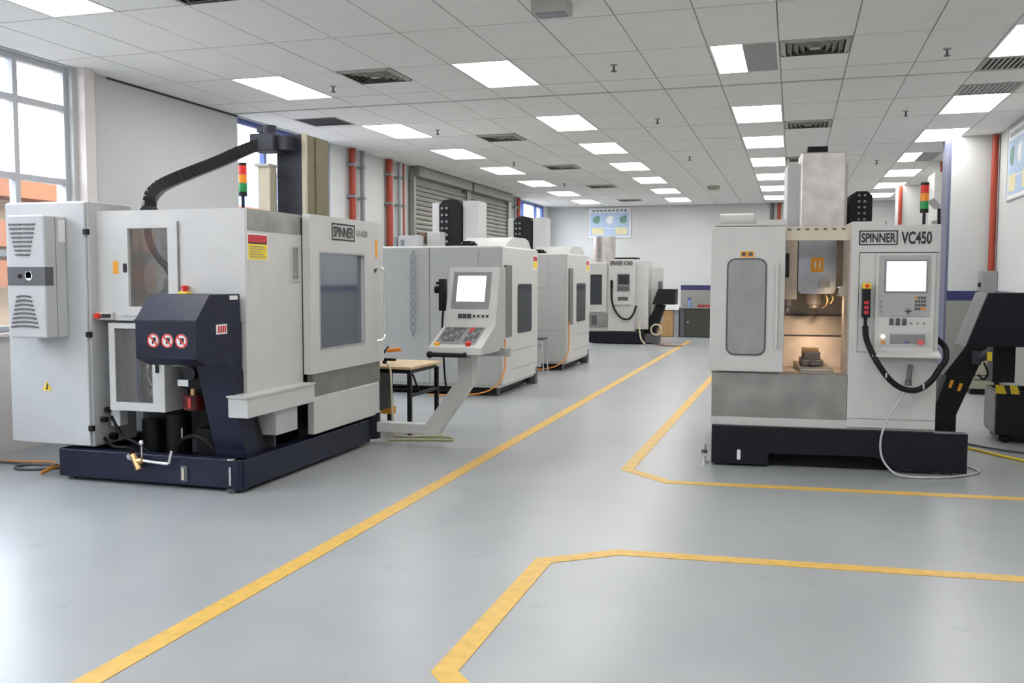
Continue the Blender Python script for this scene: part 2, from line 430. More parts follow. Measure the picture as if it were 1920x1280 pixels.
for k in range(len(colx) - 1):
    for y0, y1 in allrows:
        x0, x1 = colx[k], colx[k + 1]
        if any(l[0] == k and abs(l[1] - y0) < .3 and abs(l[2] - y1) < .3 for l in lights): continue
        cut = None
        for v in vents:
            if v[0] == k and y0 - .05 <= v[1] < y1 - .3: cut = (v[1], v[1] + .6)
        if k == 1 and abs(y0 - 10.45) < .01: cut = (11.0, 11.6)
        if k == 14 and abs(y0 - 10.45) < .01: cut = (11.1, 11.69)
        if k == 14 and abs(y0 - 9.82) < .01: cut = (9.84, 10.38)
        if cut:
            if cut[0] - y0 > .05: tile(x0, x1, y0, cut[0])
            if y1 - cut[1] > .05: tile(x0, x1, cut[1], y1)
        else: tile(x0, x1, y0, y1)
# the tiles over and behind the camera
rest = MB()
y = 5.02
while y > YN:
    for k in range(len(colx) - 1):
        if not (k in LX and (abs(y - 2.62) < .01 or abs(y - .22) < .01)):
            rest.box(colx[k] + .005, colx[k + 1] - .005, max(YN, y - 1.2) + .005, y - .005, CEIL - .006, CEIL + .005)
    y -= 1.2
ro = obj('ceiling_tiles_behind', rest, tilem, ceil); ro['kind'] = 'stuff'
lights += [(k, 1.42, 2.62) for k in LX] + [(k, -.98, .22) for k in LX]

rowname = ['row nearest the left windows', 'row above the long yellow aisle line', 'row leading to the stainless column head', 'row nearest the right wall']
nth = {5.02: 'nearest', 8.62: 'second', 11.70: 'third', 14.20: 'fourth', 16.70: 'fifth', 19.20: 'sixth', 21.70: 'seventh', 24.20: 'farthest', 1.42: 'one overhead', -.98: 'one behind'}
for k, y0, y1 in lights:
    x0, x1 = colx[k], colx[k + 1]; ri = LX.index(k)
    half = (k == 10 and y0 == 8.62) or (k == 14 and abs(y0 - 16.7) < .01)
    lab = '%s ceiling panel light, %s in the %s' % ('half lit' if half else 'bright square-edged', nth[round(y0, 2)], rowname[ri])
    t = thing('ceiling_light', lab, 'ceiling light', ((x0 + x1) / 2, (y0 + y1) / 2, CEIL), group='recessed ceiling panel lights')
    a, b_ = (x1 - x0) / 2 - .006, (y1 - y0) / 2 - .006
    obj('light_frame', MB().ring('z', (-a, a, -b_, b_), (-a + .02, a - .02, -b_ + .02, b_ - .02), -.008, .006), tilem, t)
    if half:
        obj('diffuser', MB().box(-a + .02, -.01, -b_ + .02, b_ - .02, -.004, .004), panel_on, t)
        obj('unlit_cover', MB().box(-.01, a - .02, -b_ + .02, b_ - .02, -.005, .004), panel_off, t, label='grey unlit half of the light')
    else:
        obj('diffuser', MB().box(-a + .02, a - .02, -b_ + .02, b_ - .02, -.004, .004), panel_on, t)

vn = {(4, 5.62): 'cut off by the top edge of the picture', (4, 8.62): 'nearest one left of the aisle line', (4, 12.97): 'second one left of the aisle line', (4, 16.72): 'third one left of the aisle line', (4, 20.47): 'fourth one left of the aisle line', (4, 24.22): 'farthest one by the back wall',
      (11, 8.62): 'beside the half lit panel light', (11, 12.97): 'above the stainless column head', (11, 16.72): 'just left of the stainless column head'}
for k, y0 in vents:
    x0, x1 = colx[k], colx[k + 1]
    t = thing('air_diffuser', 'dusty square ceiling air diffuser, ' + vn[(k, y0)], 'air vent', ((x0 + x1) / 2, y0 + .3, CEIL), group='square air diffusers')
    obj('vent_backing', MB().box(-.29, .29, -.28, .28, -.001, .005), ventd, t)
    for q in range(5):
        a = .295 - q * .055
        mb = MB(); zt = .0; zb = -.022
        for s in (-1, 1):
            mb.prism('x', [(s * a, -.004), (s * (a - .012), -.004), (s * (a - .04), zb), (s * (a - .03), zb)], -a, a)
            mb.prism('y', [(s * a, -.004), (s * (a - .012), -.004), (s * (a - .04), zb), (s * (a - .03), zb)], -a, a)
        obj('louver', mb, ventm if q == 0 else dirt, t)
    obj('vent_core', MB().box(-.04, .04, -.04, .04, -.024, -.001), ventm, t)
t = thing('return_air_opening', 'dark square opening in the ceiling above the blue window', 'air vent', ((colx[1] + colx[2]) / 2, 11.3, CEIL))
obj('vent_frame', MB().ring('z', (-.3, .3, -.29, .29), (-.28, .28, -.27, .27), -.008, .005), gridm, t)
obj('dark_mesh', MB().box(-.28, .28, -.27, .27, -.001, .005), ventd, t)
for y0, y1, m, lab in ((9.84, 10.38, ventd, 'dark slotted ceiling grille beside the bright right light'), (11.1, 11.69, gpipe, 'pale slotted ceiling grille beyond the dark grille')):
    t = thing('ceiling_grille', lab, 'air vent', ((colx[14] + colx[15]) / 2, (y0 + y1) / 2, CEIL), group='slotted grilles near right wall')
    d = (y1 - y0) / 2
    obj('grille_backing', MB().box(-.3, .3, -d, d, 0, .005), m, t)
    obj('grille_frame', MB().ring('z', (-.305, .305, -d, d), (-.28, .28, -d + .02, d - .02), -.012, .004), ventm, t)
    for q in range(12): obj('grille_bar', MB().box(-.28 + q * .0485, -.262 + q * .0485, -d + .02, d - .02, -.010, 0), ventm, t)
SPR = [(-4.85, 9.24, 'left, nearest'), (-4.85, 12.34, 'left, second'), (-4.85, 16.07, 'left, third'), (-4.85, 19.9, 'left, fourth'), (-1.73, 9.11, 'middle, nearest'), (-1.75, 12.3, 'middle, second'), (-1.75, 16.2, 'middle, third'), (1.29, 9.34, 'right, nearest'), (1.29, 12.59, 'right, second'), (1.35, 17.6, 'right, third')]
for x, y, n in SPR:
    t = thing('sprinkler', 'small dark ceiling sprinkler, %s in its row' % n, 'sprinkler', (x, y, CEIL - .006), group='ceiling sprinklers')
    obj('escutcheon', MB().cyl((0, 0, -.008), (0, 0, .004), .035, 16), ventm, t, True)
    obj('sprinkler_stem', MB().cyl((0, 0, -.06), (0, 0, -.006), .010, 8).sph((0, 0, -.05), .014, 8), slate, t)
    obj('deflector', MB().cyl((0, 0, -.066), (0, 0, -.062), .03, 12), slate, t)
sd = obj('smoke_detector', MB().cyl((-1.77, 21.4, CEIL - .09), (-1.77, 21.4, CEIL - .004), .12, 20, .15), beige, None, True)
tag(sd, 'beige round smoke detector on ceiling near the far wall', 'smoke detector')
sp = thing('ceiling_speaker', 'grey box speaker on the ceiling at the top of the picture', 'speaker', (-1.8, 6.95, CEIL - .1))
obj('speaker_body', MB().box(-.14, .14, -.1, .1, 0, .1, .012), ventm, sp)
obj('speaker_grille', MB().box(-.11, .11, -.07, .07, -.006, 0), gpipe, sp)

# ------------------------------------------------------------------ floor tape
def tape(label, pts, wd=.10):
    o = obj('floor_tape', MB().prism('z', poly_strip(pts, wd), .0002, .003), yellow)
    tag(o, label, 'floor marking', 'yellow floor lines')
tape('long straight yellow aisle line running the length of the room', [(-2.68, -1.0), (-2.62, 7.0), (-2.56, 24.3)], .115)
tape('angled yellow floor line bounding the bay of the right machine', [(-1.2, 20.5), (-1.31, 7.66), (-.92, 7.28), (2.6, 7.56)], .105)
tape('near yellow floor line with two angled corners in the foreground', [(2.6, 5.62), (1.22, 5.45), (-.95, 5.29), (-1.33, 5.0), (-1.33, 3.44), (-.98, 3.06), (2.6, 3.2)], .105)

# ------------------------------------------------------------------ shared machine pieces
def stack_light(root, x, y, z0, seg0, r=.032, hs=.068):
    s = obj('signal_tower', MB().cyl((x, y, z0), (x, y, seg0 - .03), .013, 10).cyl((x, y, z0), (x, y, z0 + .012), .04, 16), blackp, root, True)
    obj('tower_base', MB().cyl((x, y, seg0 - .03), (x, y, seg0), r, 18), blackp, s, True)
    for k, m in enumerate((sgrn, samb, sred)):
        obj(('green_lens', 'amber_lens', 'red_lens')[k], MB().cyl((x, y, seg0 + k * hs + .002), (x, y, seg0 + (k + 1) * hs - .002), r, 18), m, s, True)
    obj('tower_cap', MB().cyl((x, y, seg0 + 3 * hs), (x, y, seg0 + 3 * hs + .022), r, 18), blackp, s, True)

def roundsign(root, x, y, z, r):
    s = obj('prohibition_sticker', MB().cyl((x, y, z), (x, y - .002, z), r, 24), wstick, root, label='round white sticker with a red ring')
    mb = MB(); n = 24
    for k in range(n):
        a0, a1 = 2 * math.pi * k / n, 2 * math.pi * (k + 1) / n
        q = lambda a, rr: (x + rr * math.cos(a), z + rr * math.sin(a))
        mb.prism('y', [q(a0, r * .98), q(a1, r * .98), q(a1, r * .8), q(a0, r * .8)], y - .0035, y - .002)
    c = math.sqrt(.5) * r * .8
    mb.prism('y', [(x - c - .004, z + c - .004), (x - c + .004, z + c + .004), (x + c + .004, z - c + .004), (x + c - .004, z - c - .004)], y - .0035, y - .002)
    obj('sticker_ring', mb, redbtn, s)
    obj('sticker_figure', MB().box(x - r * .22, x + r * .05, y - .003, y - .002, z - r * .5, z + r * .2).box(x - r * .1, x + r * .45, y - .003, y - .002, z - r * .15, z + r * .45), ink, s)

# ------------------------------------------------------------------ machine A: large five-axis machine, left foreground
A = thing('milling_machine', 'large light grey milling machine with navy chip conveyor, left foreground', 'machine', (-4.8, 6.95, 0), world=True)
bs = obj('machine_base', MB().box(-5.57, -3.9, 5.93, 6.02, .03, .25, .008).box(-4.0, -3.88, 5.95, 8.08, .03, .25, .008).box(-5.57, -3.95, 6.0, 8.05, .03, .17).box(-5.57, -5.48, 5.95, 8.05, .03, .25), navy, A)
obj('corner_post', MB().cyl((-3.95, 5.97, .02), (-3.95, 5.97, .245), .055, 20), navy, bs, True)
obj('post_cap', MB().cyl((-3.99, 5.93, .25), (-3.99, 5.93, .262), .034, 16), chrome, bs, True)
for x, y in ((-3.99, 5.93), (-5.5, 6.0), (-3.98, 7.95)): obj('leveling_foot', MB().cyl((x, y, 0), (x, y, .03), .035, 14), slate, bs)
obj('level_bolt', MB().cyl((-3.985, 5.905, .06), (-3.985, 5.905, .2), .009, 10), chrome, bs, True)
obj('oil_sight', MB().box(-4.43, -4.37, 5.918, 5.932, .06, .18, .006), slate, bs)
obj('sight_glass', MB().box(-4.415, -4.395, 5.912, 5.92, .075, .165), cream, bs)
# cabinet
cb = obj('electrical_cabinet', MB().box(-6.05, -5.26, 5.97, 6.47, .27, 2.2, .01), lgrey, A)
cd = obj('cabinet_door', MB().box(-6.04, -5.275, 5.945, 5.972, .28, 2.19, .008), lgrey, cb)
for z in (1.96, 1.16, .42): obj('hinge', MB().box(-5.285, -5.245, 5.935, 5.97, z - .022, z + .022, .004), blackp, cb)
obj('warning_triangle', MB().prism('y', [(-5.72, .705), (-5.635, .705), (-5.678, .785)], 5.942, 5.945), ystick, cb)
obj('triangle_mark', MB().prism('y', [(-5.69, .715), (-5.668, .715), (-5.672, .742), (-5.664, .745), (-5.676, .768), (-5.682, .74)], 5.940, 5.942), ink, cb)
for y, z, r in ((6.1, .55, .022), (6.05, .48, .022), (6.15, .33, .03)): obj('cable_gland', MB().cyl((-5.25, y, z), (-5.2, y, z), r, 10), black, cb)
# cooling unit
cu = obj('cooling_unit', MB().box(-5.80, -5.45, 5.72, 5.945, 1.14, 2.08, .012), lgrey, A)
obj('unit_band', MB().box(-5.803, -5.447, 5.716, 5.80, 1.545, 1.685), slate, cu)
obj('unit_cover_seam', MB().box(-5.449, -5.446, 5.83, 5.834, 1.15, 2.07), gink, cu)
obj('unit_display', MB().cyl((-5.60, 5.717, 1.615), (-5.60, 5.712, 1.615), .034, 20).box(-5.625, -5.575, 5.712, 5.716, 1.60, 1.65), wstick, cu)
obj('unit_knob', MB().cyl((-5.685, 5.716, 1.615), (-5.685, 5.705, 1.615), .016, 14), blackp, cu)
for k in range(8):
    z = 2.015 - k * .033; hw = .125 - k * .0085; xc = -5.655
    for s in (-1, 1):
        a, b_ = (xc - hw, xc - .006) if s < 0 else (xc + .006, xc + hw)
        obj('louver_slot', MB().prism('y', [(a, z), (b_, z), (b_, z - .013), (a, z - .013)], 5.712, 5.722), slate, cu)
    z = 1.47 - k * .033; hw = .068 + k * .0088
    q = [(-5.655 + hw * t, z - .010 * t * t) for t in (-1, -.5, 0, .5, 1)]
    obj('louver_slot', MB().prism('y', q + [(p[0], p[1] - .012) for p in q[::-1]], 5.712, 5.722), slate, cu)
obj('rating_tag', MB().box(-5.449, -5.444, 5.86, 5.93, 1.88, 2.05), wstick, cu)
# enclosure front
FY = 6.05
fr = obj('front_panel', MB().ring('y', (-5.26, -3.92, 1.27, 2.125), (-4.95, -4.585, 1.38, 1.985), FY, FY + .04), white, A)
obj('roof_panel', MB().box(-6.1, -5.26, 6.47, 8.3, 2.10, 2.125).box(-5.26, -3.96, 6.52, 6.96, 2.10, 2.125).box(-5.26, -4.9, 6.96, 8.3, 2.10, 2.125).box(-4.9, -3.92, 8.18, 8.3, 2.10, 2.125), white, A)  # unseen openings left over window and chamber to let ceiling light in
obj('rear_body', MB().box(-6.2, -4.92, 6.85, 8.25, .17, 2.10), grey, A)
obj('lower_body', MB().box(-4.92, -3.98, 6.9, 8.2, .17, .86), black, A)  # coloured black so the gap under the gutter reads as deep shade
obj('inner_wall', MB().box(-5.25, -3.97, 6.5, 6.52, 1.25, 2.1).box(-5.25, -5.22, 6.1, 6.5, 1.25, 2.1), mat('inner_sheet_grey', (.36, .36, .355), .5, .0, var=.12), A)
obj('inner_floor', MB().box(-5.22, -3.97, 6.09, 6.5, 1.24, 1.27), innerd, A)
wd = obj('service_window', MB().ring('y', (-5.03, -4.50, 1.31, 2.035), (-4.95, -4.585, 1.38, 1.985), FY - .018, FY), white, A)
obj('window_glazing', MB().box(-4.95, -4.585, FY + .01, FY + .016, 1.38, 1.985), pane_front, wd)
obj('window_seam', MB().box(-4.502, -4.494, FY - .012, FY, 1.31, 2.035), gink, wd)
obj('latch', MB().prism('y', rrect(-4.992, -4.962, 1.645, 1.715, .012), FY - .026, FY - .018), blackp, wd)
obj('warning_sticker', MB().box(-5.105, -5.055, FY - .002, FY, 1.635, 1.735), ostick, wd)
# what shows behind the glazing
obj('rotary_table', MB().cyl((-4.80, 6.42, 1.60), (-4.80, 6.3, 1.60), .22, 32).cyl((-4.86, 6.3, 1.56), (-4.86, 6.26, 1.56), .07, 20), lgrey, A, True)
obj('inner_hose', MB().tube([(-4.90, 6.2, 2.05), (-4.88, 6.2, 1.9), (-4.80, 6.2, 1.76), (-4.70, 6.2, 1.66), (-4.64, 6.22, 1.5), (-4.70, 6.24, 1.34)], .028, 8), black, A, True)
obj('inner_bracket', MB().prism('y', [(-4.95, 1.9), (-4.6, 1.75), (-4.6, 2.0), (-4.95, 2.0)], 6.34, 6.4).box(-4.95, -4.88, 6.3, 6.36, 1.78, 2.0), grey, A)
ss = obj('start_box', MB().box(-5.255, -5.10, FY - .035, FY, 1.275, 1.335, .006), white, A)
obj('stop_button', MB().cyl((-5.225, FY - .035, 1.305), (-5.225, FY - .06, 1.305), .024, 14), redbtn, ss, True)
for k in range(4): obj('push_button', MB().box(-5.19 + k * .022, -5.175 + k * .022, FY - .045, FY - .035, 1.29, 1.32), ink, ss)
eb = obj('emergency_stop', MB().box(-4.47, -4.39, FY - .06, FY, 1.44, 1.50, .006), ystick, A)
obj('mushroom_button', MB().cyl((-4.43, FY - .03, 1.515), (-4.43, FY - .03, 1.545), .026, 14).cyl((-4.43, FY - .03, 1.49), (-4.43, FY - .03, 1.515), .015, 10), redbtn, eb, True)
# lower pneumatic unit
pu = obj('pneumatic_cabinet', MB().ring('y', (-5.14, -4.63, .565, 1.25), (-5.085, -4.74, .63, 1.21), 6.02, 6.05).box(-5.14, -5.12, 6.05, 6.3, .565, 1.25).box(-4.65, -4.63, 6.05, 6.3, .565, 1.25).box(-5.12, -4.65, 6.05, 6.3, .565, .58), white, A)
obj('cabinet_back', MB().box(-5.12, -4.65, 6.29, 6.30, .58, 1.25), lgrey, pu)
obj('cabinet_glazing', MB().box(-5.085, -4.74, 6.03, 6.036, .63, 1.21), pane_front, pu)
obj('cabinet_handle', MB().prism('y', rrect(-4.705, -4.68, .87, .965, .011), 6.008, 6.02), blackp, pu)
obj('duct_panel', MB().box(-5.12, -4.99, 6.18, 6.2, .6, 1.2), lgrey, pu)
vb = MB()
for k in range(5): vb.box(-4.92, -4.76, 6.2, 6.25, .68 + k * .1, .74 + k * .1)
obj('valve_block', vb, slate, pu)
obj('air_tube', MB().tube([(-4.9, 6.16, 1.15), (-4.83, 6.14, 1.0), (-4.88, 6.14, .85), (-4.8, 6.14, .7), (-4.75, 6.15, .8)], .007, 6).tube([(-4.95, 6.17, .65), (-4.85, 6.13, .66), (-4.78, 6.13, .95)], .007, 6), chrome, pu, True)
obj('gauge', MB().cyl((-4.82, 6.2, .83), (-4.82, 6.15, .83), .03, 16).cyl((-4.88, 6.2, .9), (-4.88, 6.15, .9), .022, 14), chrome, pu, True)
obj('blue_wire', MB().tube([(-4.975, 6.15, 1.2), (-4.97, 6.14, .9), (-4.97, 6.14, .64)], .008, 6), blueb, pu, True)
# pumps, hoses and filter under the enclosure
obj('coolant_pump', MB().cyl((-4.72, 6.3, .17), (-4.72, 6.3, .52), .10, 20).cyl((-4.72, 6.3, .52), (-4.72, 6.3, .56), .07, 16).cyl((-5.0, 6.35, .17), (-5.0, 6.35, .45), .09, 18).box(-4.55, -4.3, 6.3, 6.5, .17, .4), black, A, True)
obj('pump_plate', MB().box(-4.615, -4.605, 6.19, 6.2, .33, .42), chrome, A)
obj('solenoid', MB().box(-5.21, -5.12, 6.1, 6.2, .42, .55, .008), lgrey, A)
obj('black_hose', MB().tube([(-4.62, 6.15, .18), (-4.55, 6.1, .33), (-4.42, 6.08, .38), (-4.28, 6.08, .33), (-4.2, 6.1, .18)], .018, 8).tube([(-5.2, 6.1, .5), (-5.1, 6.1, .35), (-4.95, 6.08, .3), (-4.8, 6.1, .2)], .014, 8).tube([(-5.3, 6.1, .34), (-5.15, 6.05, .27), (-5.0, 6.06, .26), (-4.9, 6.12, .2)], .014, 8), black, A, True)
obj('grey_pipe', MB().tube([(-4.38, 6.4, .62), (-4.33, 6.35, .5), (-4.27, 6.3, .42), (-4.26, 6.28, .2)], .013, 8), gpipe, A, True)
fl = obj('oil_filter', MB().box(-4.56, -4.34, 6.1, 6.22, .75, .92, .01).cyl((-4.42, 6.1, .87), (-4.42, 6.04, .87), .05, 14), black, A, True)
obj('filter_tag', MB().box(-4.565, -4.47, 6.09, 6.1, .765, .815), wstick, fl)
obj('filter_neck', MB().cyl((-4.43, 6.1, .70), (-4.43, 6.1, .75), .022, 12), brass, fl, True)
obj('filter_bowl', MB().cyl((-4.45, 6.14, .585), (-4.45, 6.14, .70), .085, 20), mat('dark_red_bowl', (.10, .008, .01), .2, var=.2), fl, True)
obj('bowl_light', MB().box(-4.445, -4.42, 6.05, 6.058, .6, .68), rstick, fl)  # brighter red strip, a highlight painted on the bowl
obj('back_sheet', MB().box(-5.22, -3.97, 6.5, 6.52, .17, 1.24), innerd, A)  # dark sheet standing in for the shadow below the front panel
dv = obj('drain_valve', MB().cyl((-4.83, 5.89, .25), (-4.76, 5.87, .14), .026, 14).cyl((-4.79, 5.88, .2), (-4.74, 5.88, .21), .022, 12), brass, A, True)
obj('valve_nut', MB().cyl((-4.87, 5.9, .225), (-4.835, 5.89, .25), .03, 6), chrome, dv)
obj('drain_pipe', MB().tube([(-4.74, 5.885, .21), (-4.66, 5.885, .203), (-4.52, 5.885, .198), (-4.505, 5.886, .205), (-4.48, 5.89, .3)], .013, 10, 5), chrome, dv, True)
obj('gauge_stem', MB().cyl((-4.75, 5.89, .22), (-4.75, 5.89, .32), .006, 8).sph((-4.75, 5.89, .345), .022, 12), chrome, dv, True)
# chip conveyor
cv = obj('chip_conveyor', MB().prism('x', [(5.47, 1.04), (5.47, 1.31), (5.63, 1.485), (6.0, 1.485), (6.02, .98), (5.6, .98)], -4.44, -3.94), navy, A)
obj('conveyor_leg', MB().prism('x', [(5.84, .99), (6.02, .99), (6.24, .3), (6.26, .17), (6.08, .17), (6.06, .3)], -4.22, -3.95), navy, cv)
obj('leg_skirt', MB().prism('x', [(6.03, .98), (6.05, .98), (6.42, .17), (6.24, .17)], -4.2, -3.97), navy2, cv)
obj('head_edge', MB().box(-4.445, -3.935, 5.462, 5.475, 1.30, 1.312), charc, cv)
for k in range(3): roundsign(cv, -4.29 + k * .115, 5.468, 1.165, .05)
obj('maker_plate', MB().box(-3.94, -3.936, 5.70, 5.83, 1.20, 1.27), wstick, cv)
mb = MB()
for k in range(4): mb.prism('x', [(5.715 + k * .027, 1.21), (5.733 + k * .027, 1.21), (5.74 + k * .027, 1.26), (5.722 + k * .027, 1.26)], -3.936, -3.934)
obj('plate_marks', mb, rstick, cv)
obj('head_tag', MB().box(-3.94, -3.936, 5.87, 5.97, 1.445, 1.475), wstick, cv)
obj('underside_lamp', MB().cyl((-4.27, 5.75, .965), (-4.27, 5.75, .98), .07, 18), lgrey, cv, True)
# right (aisle) side
SX = -3.92
sp_ = obj('side_panel', MB().box(SX - .04, SX, 6.092, 6.88, .60, 1.965).box(SX - .04, SX, 6.05, 6.092, .60, 1.268), white, A)
obj('stainless_strip', MB().box(SX - .03, SX + .004, 6.092, 6.86, 1.965, 2.125), steel, A)
lb = obj('warning_label', MB().box(SX, SX + .003, 6.08, 6.36, 1.735, 1.94), wstick, sp_)
obj('label_red', MB().box(SX + .003, SX + .005, 6.09, 6.35, 1.873, 1.93), rstick, lb)
obj('label_bar', MB().box(SX + .003, SX + .005, 6.09, 6.35, 1.862, 1.873), ink, lb)
obj('label_yellow', MB().box(SX + .003, SX + .005, 6.09, 6.35, 1.745, 1.862), ystick, lb)
mb = MB()
for k in range(5): mb.box(SX + .005, SX + .006, 6.11, 6.33 - .03 * (k % 3), 1.762 + k * .019, 1.768 + k * .019)
obj('label_text_lines', mb, gink, lb)
obj('slot_frame', MB().ring('x', (6.70, 6.84, 1.575, 1.875), (6.72, 6.82, 1.595, 1.855), SX, SX + .008), lgrey, sp_)
obj('slot_cover', MB().box(SX, SX + .003, 6.72, 6.82, 1.595, 1.855), steel, sp_)
obj('slot_keyhole', MB().cyl((SX + .003, 6.77, 1.64), (SX + .006, 6.77, 1.64), .012, 10), chrome, sp_)
obj('gap_strip', MB().box(SX - .05, SX - .002, 6.88, 6.90, .6, 2.11), seam, A)
gt = obj('gutter', MB().box(SX - .05, -3.80, 5.87, 6.86, .575, .73, .008), white, A)
obj('gutter_lip', MB().box(SX - .05, -3.79, 5.85, 6.86, .725, .738), white, gt)
obj('chute', MB().box(-4.05, -3.86, 6.35, 6.68, .37, .575, .006), lgrey, A)
obj('void_sheet', MB().box(-4.2, -4.18, 6.3, 8.2, .17, .62), black, A)  # black sheet standing in for the dark void below the gutter
DX0, DX = -3.91, -3.84
dr = obj('sliding_door', MB().ring('x', (6.88, 8.31, .80, 2.135), (7.04, 7.89, 1.0, 1.82), DX0, DX), white, A)
obj('door_glazing', MB().box(DX - .04, DX - .032, 7.04, 7.89, 1.0, 1.82), pane_door, dr)
obj('glazing_seal', MB().ring('x', (7.03, 7.90, .99, 1.83), (7.045, 7.885, 1.005, 1.815), DX - .004, DX + .003), grey, dr)
obj('door_band', MB().box(DX0, DX - .015, 6.93, 8.25, .60, .80), mat('dull_steel_band', (.22, .22, .205), .45, .3, var=.1), A)
obj('door_skirt', MB().box(DX0, DX - .006, 6.93, 8.22, .285, .60, .006), white, A)
ch = obj('work_chamber', MB().box(-4.9, -4.88, 6.95, 8.2, .9, 2.05).box(-4.9, -3.97, 8.18, 8.2, .9, 2.05).box(-4.9, -3.97, 6.95, 6.97, .9, 2.05).box(-4.9, -3.97, 6.95, 8.2, .88, .9), grey, A)
obj('spindle_nose', MB().cyl((-4.3, 7.55, 1.45), (-4.3, 7.55, 2.0), .1, 20).cyl((-4.3, 7.55, 1.25), (-4.3, 7.55, 1.45), .035, 14), slate, A, True)
hd = obj('door_handle', MB().tube([(DX, 8.16, 1.70), (DX + .05, 8.17, 1.70), (DX + .06, 8.20, 1.62), (DX + .06, 8.22, 1.4), (DX + .06, 8.22, 1.1), (DX + .05, 8.2, 1.02), (DX, 8.17, 1.0)], .012, 8), chrome, dr, True)
obj('door_lock', MB().cyl((DX, 8.12, 1.68), (DX + .012, 8.12, 1.68), .018, 12), slate, dr)
obj('door_sticker', MB().box(DX, DX + .002, 8.13, 8.18, 1.80, 1.97), ostick, dr)
lg = obj('maker_logo', MB().ring('x', (7.26, 7.70, 1.935, 2.085), (7.275, 7.685, 1.95, 2.07), DX, DX + .003), ink, dr)
text('logo_lettering', 'SPINNER', ink, lg, (DX, 7.285, 1.962), (0, 1, 0), (0, 0, 1), .39, .096, .003)
text('model_lettering', 'U-620', gink, dr, (DX, 7.74, 1.985), (0, 1, 0), (0, 0, 1), .22, .06, .003)
# top of the machine
clm = obj('column', MB().box(-4.44, -4.17, 7.38, 7.78, 1.9, 2.87, .006), charc, A)
obj('column_side_cover', MB().box(-4.17, -4.15, 7.40, 7.80, 2.1, 2.87).box(-4.15, -4.14, 7.55, 7.65, 2.1, 2.86), khaki, clm)
obj('cover_edge', MB().box(-4.18, -4.145, 7.365, 7.40, 2.1, 2.88), cream, clm)
obj('cover_seam', MB().box(-4.44, -4.19, 7.376, 7.382, 2.50, 2.51), ink, clm)
obj('cream_guard', MB().box(-4.51, -4.39, 7.18, 7.3, 2.12, 2.59, .006), cream, clm)
obj('guard_cap', MB().box(-4.53, -4.385, 7.16, 7.31, 2.575, 2.60), lgrey, clm)
obj('chain_bracket', MB().box(-4.57, -4.33, 7.15, 7.38, 2.71, 2.86, .01).box(-4.33, -4.24, 7.2, 7.38, 2.72, 2.84).cyl((-4.44, 7.27, 2.85), (-4.44, 7.27, 2.94), .06, 16).box(-4.54, -4.42, 7.22, 7.32, 2.88, 2.93), charc, clm)
pts = [Vector(p) for p in ((-5.30, 6.75, 2.1), (-5.31, 6.75, 2.2), (-5.30, 6.76, 2.30), (-5.23, 6.78, 2.38), (-5.12, 6.82, 2.44), (-4.95, 6.9, 2.52), (-4.75, 7.02, 2.62), (-4.6, 7.1, 2.71), (-4.5, 7.2, 2.77))]
for _ in range(2):
    q = [pts[0]]
    for a, b_ in zip(pts, pts[1:]): q += [a.lerp(b_, .25), a.lerp(b_, .75)]
    pts = q + [pts[-1]]
acc = [0.0]
for a, b_ in zip(pts, pts[1:]): acc.append(acc[-1] + (b_ - a).length)
mb = MB(); seg = []
for j in range(33):
    t_ = acc[-1] * j / 32; k = max(i for i in range(len(acc) - 1) if acc[i] <= t_ + 1e-9)
    seg.append(pts[k].lerp(pts[k + 1], (t_ - acc[k]) / max(1e-6, acc[k + 1] - acc[k])))
cc = obj('cable_chain', MB().tube([tuple(p) for p in pts], .046, 8, 1), black, A, True)
for k in range(len(seg) - 1):
    d = (seg[k + 1] - seg[k]).normalized(); m4 = d.to_track_quat('Z', 'Y').to_matrix().to_4x4(); m4.translation = (seg[k] + seg[k + 1]) / 2
    L = MB(); bmesh.ops.create_cube(L.bm, size=1, matrix=m4 @ Matrix.Diagonal((.092, .10, (seg[k + 1] - seg[k]).length * .95, 1)))
    obj('chain_link', L, blackp, cc)
obj('chain_foot', MB().box(-5.37, -5.23, 6.68, 6.82, 2.12, 2.15), black, A)
obj('roof_knob', MB().cyl((-4.45, 6.4, 2.12), (-4.45, 6.4, 2.135), .09, 20).box(-5.2, -5.1, 6.5, 6.6, 2.12, 2.18), black, A, True)
stack_light(A, -4.09, 6.3, 2.12, 2.265)
# pendant
arm = obj('pendant_arm', MB().box(-3.9, -3.25, 8.14, 8.26, .115, .215, .01).prism('y', [(-3.34, .115), (-3.22, .115), (-2.86, .62), (-2.86, .95), (-3.0, .95), (-3.0, .67), (-3.33, .215)], 8.13, 8.27), white, A)
obj('arm_pivot', MB().cyl((-3.92, 8.18, .05), (-3.92, 8.18, .3), .09, 18).box(-4.0, -3.9, 8.0, 8.25, .05, .24), navy2, A, True)
pn = obj('control_pendant', MB().prism('x', [(7.7, .93), (7.7, .99), (8.1, 1.17), (8.25, 1.71), (8.42, 1.71), (8.42, 1.05), (8.22, .93)], -3.12, -2.62), white, A)
def slope(y):  # front plane of the upper housing
    return 1.17 + (y - 8.1) * (.54 / .15)
def pl(x0, x1, z0, z1, t):   # plate on the sloped screen face
    yy = lambda z: 8.1 + (z - 1.17) * (.15 / .54)
    return MB().prism('x', [(yy(z0) - t, z0), (yy(z1) - t, z1), (yy(z1) + .004, z1), (yy(z0) + .004, z0)], x0, x1)
bz = obj('screen_bezel', pl(-3.07, -2.70, 1.325, 1.665, .008), bezel, pn)
obj('screen', pl(-3.025, -2.745, 1.39, 1.63, .011), screenm, bz)
for k in range(3): obj('key_switch', pl(-2.99 + k * .045, -2.955 + k * .045, 1.238, 1.278, .012), ink, pn)
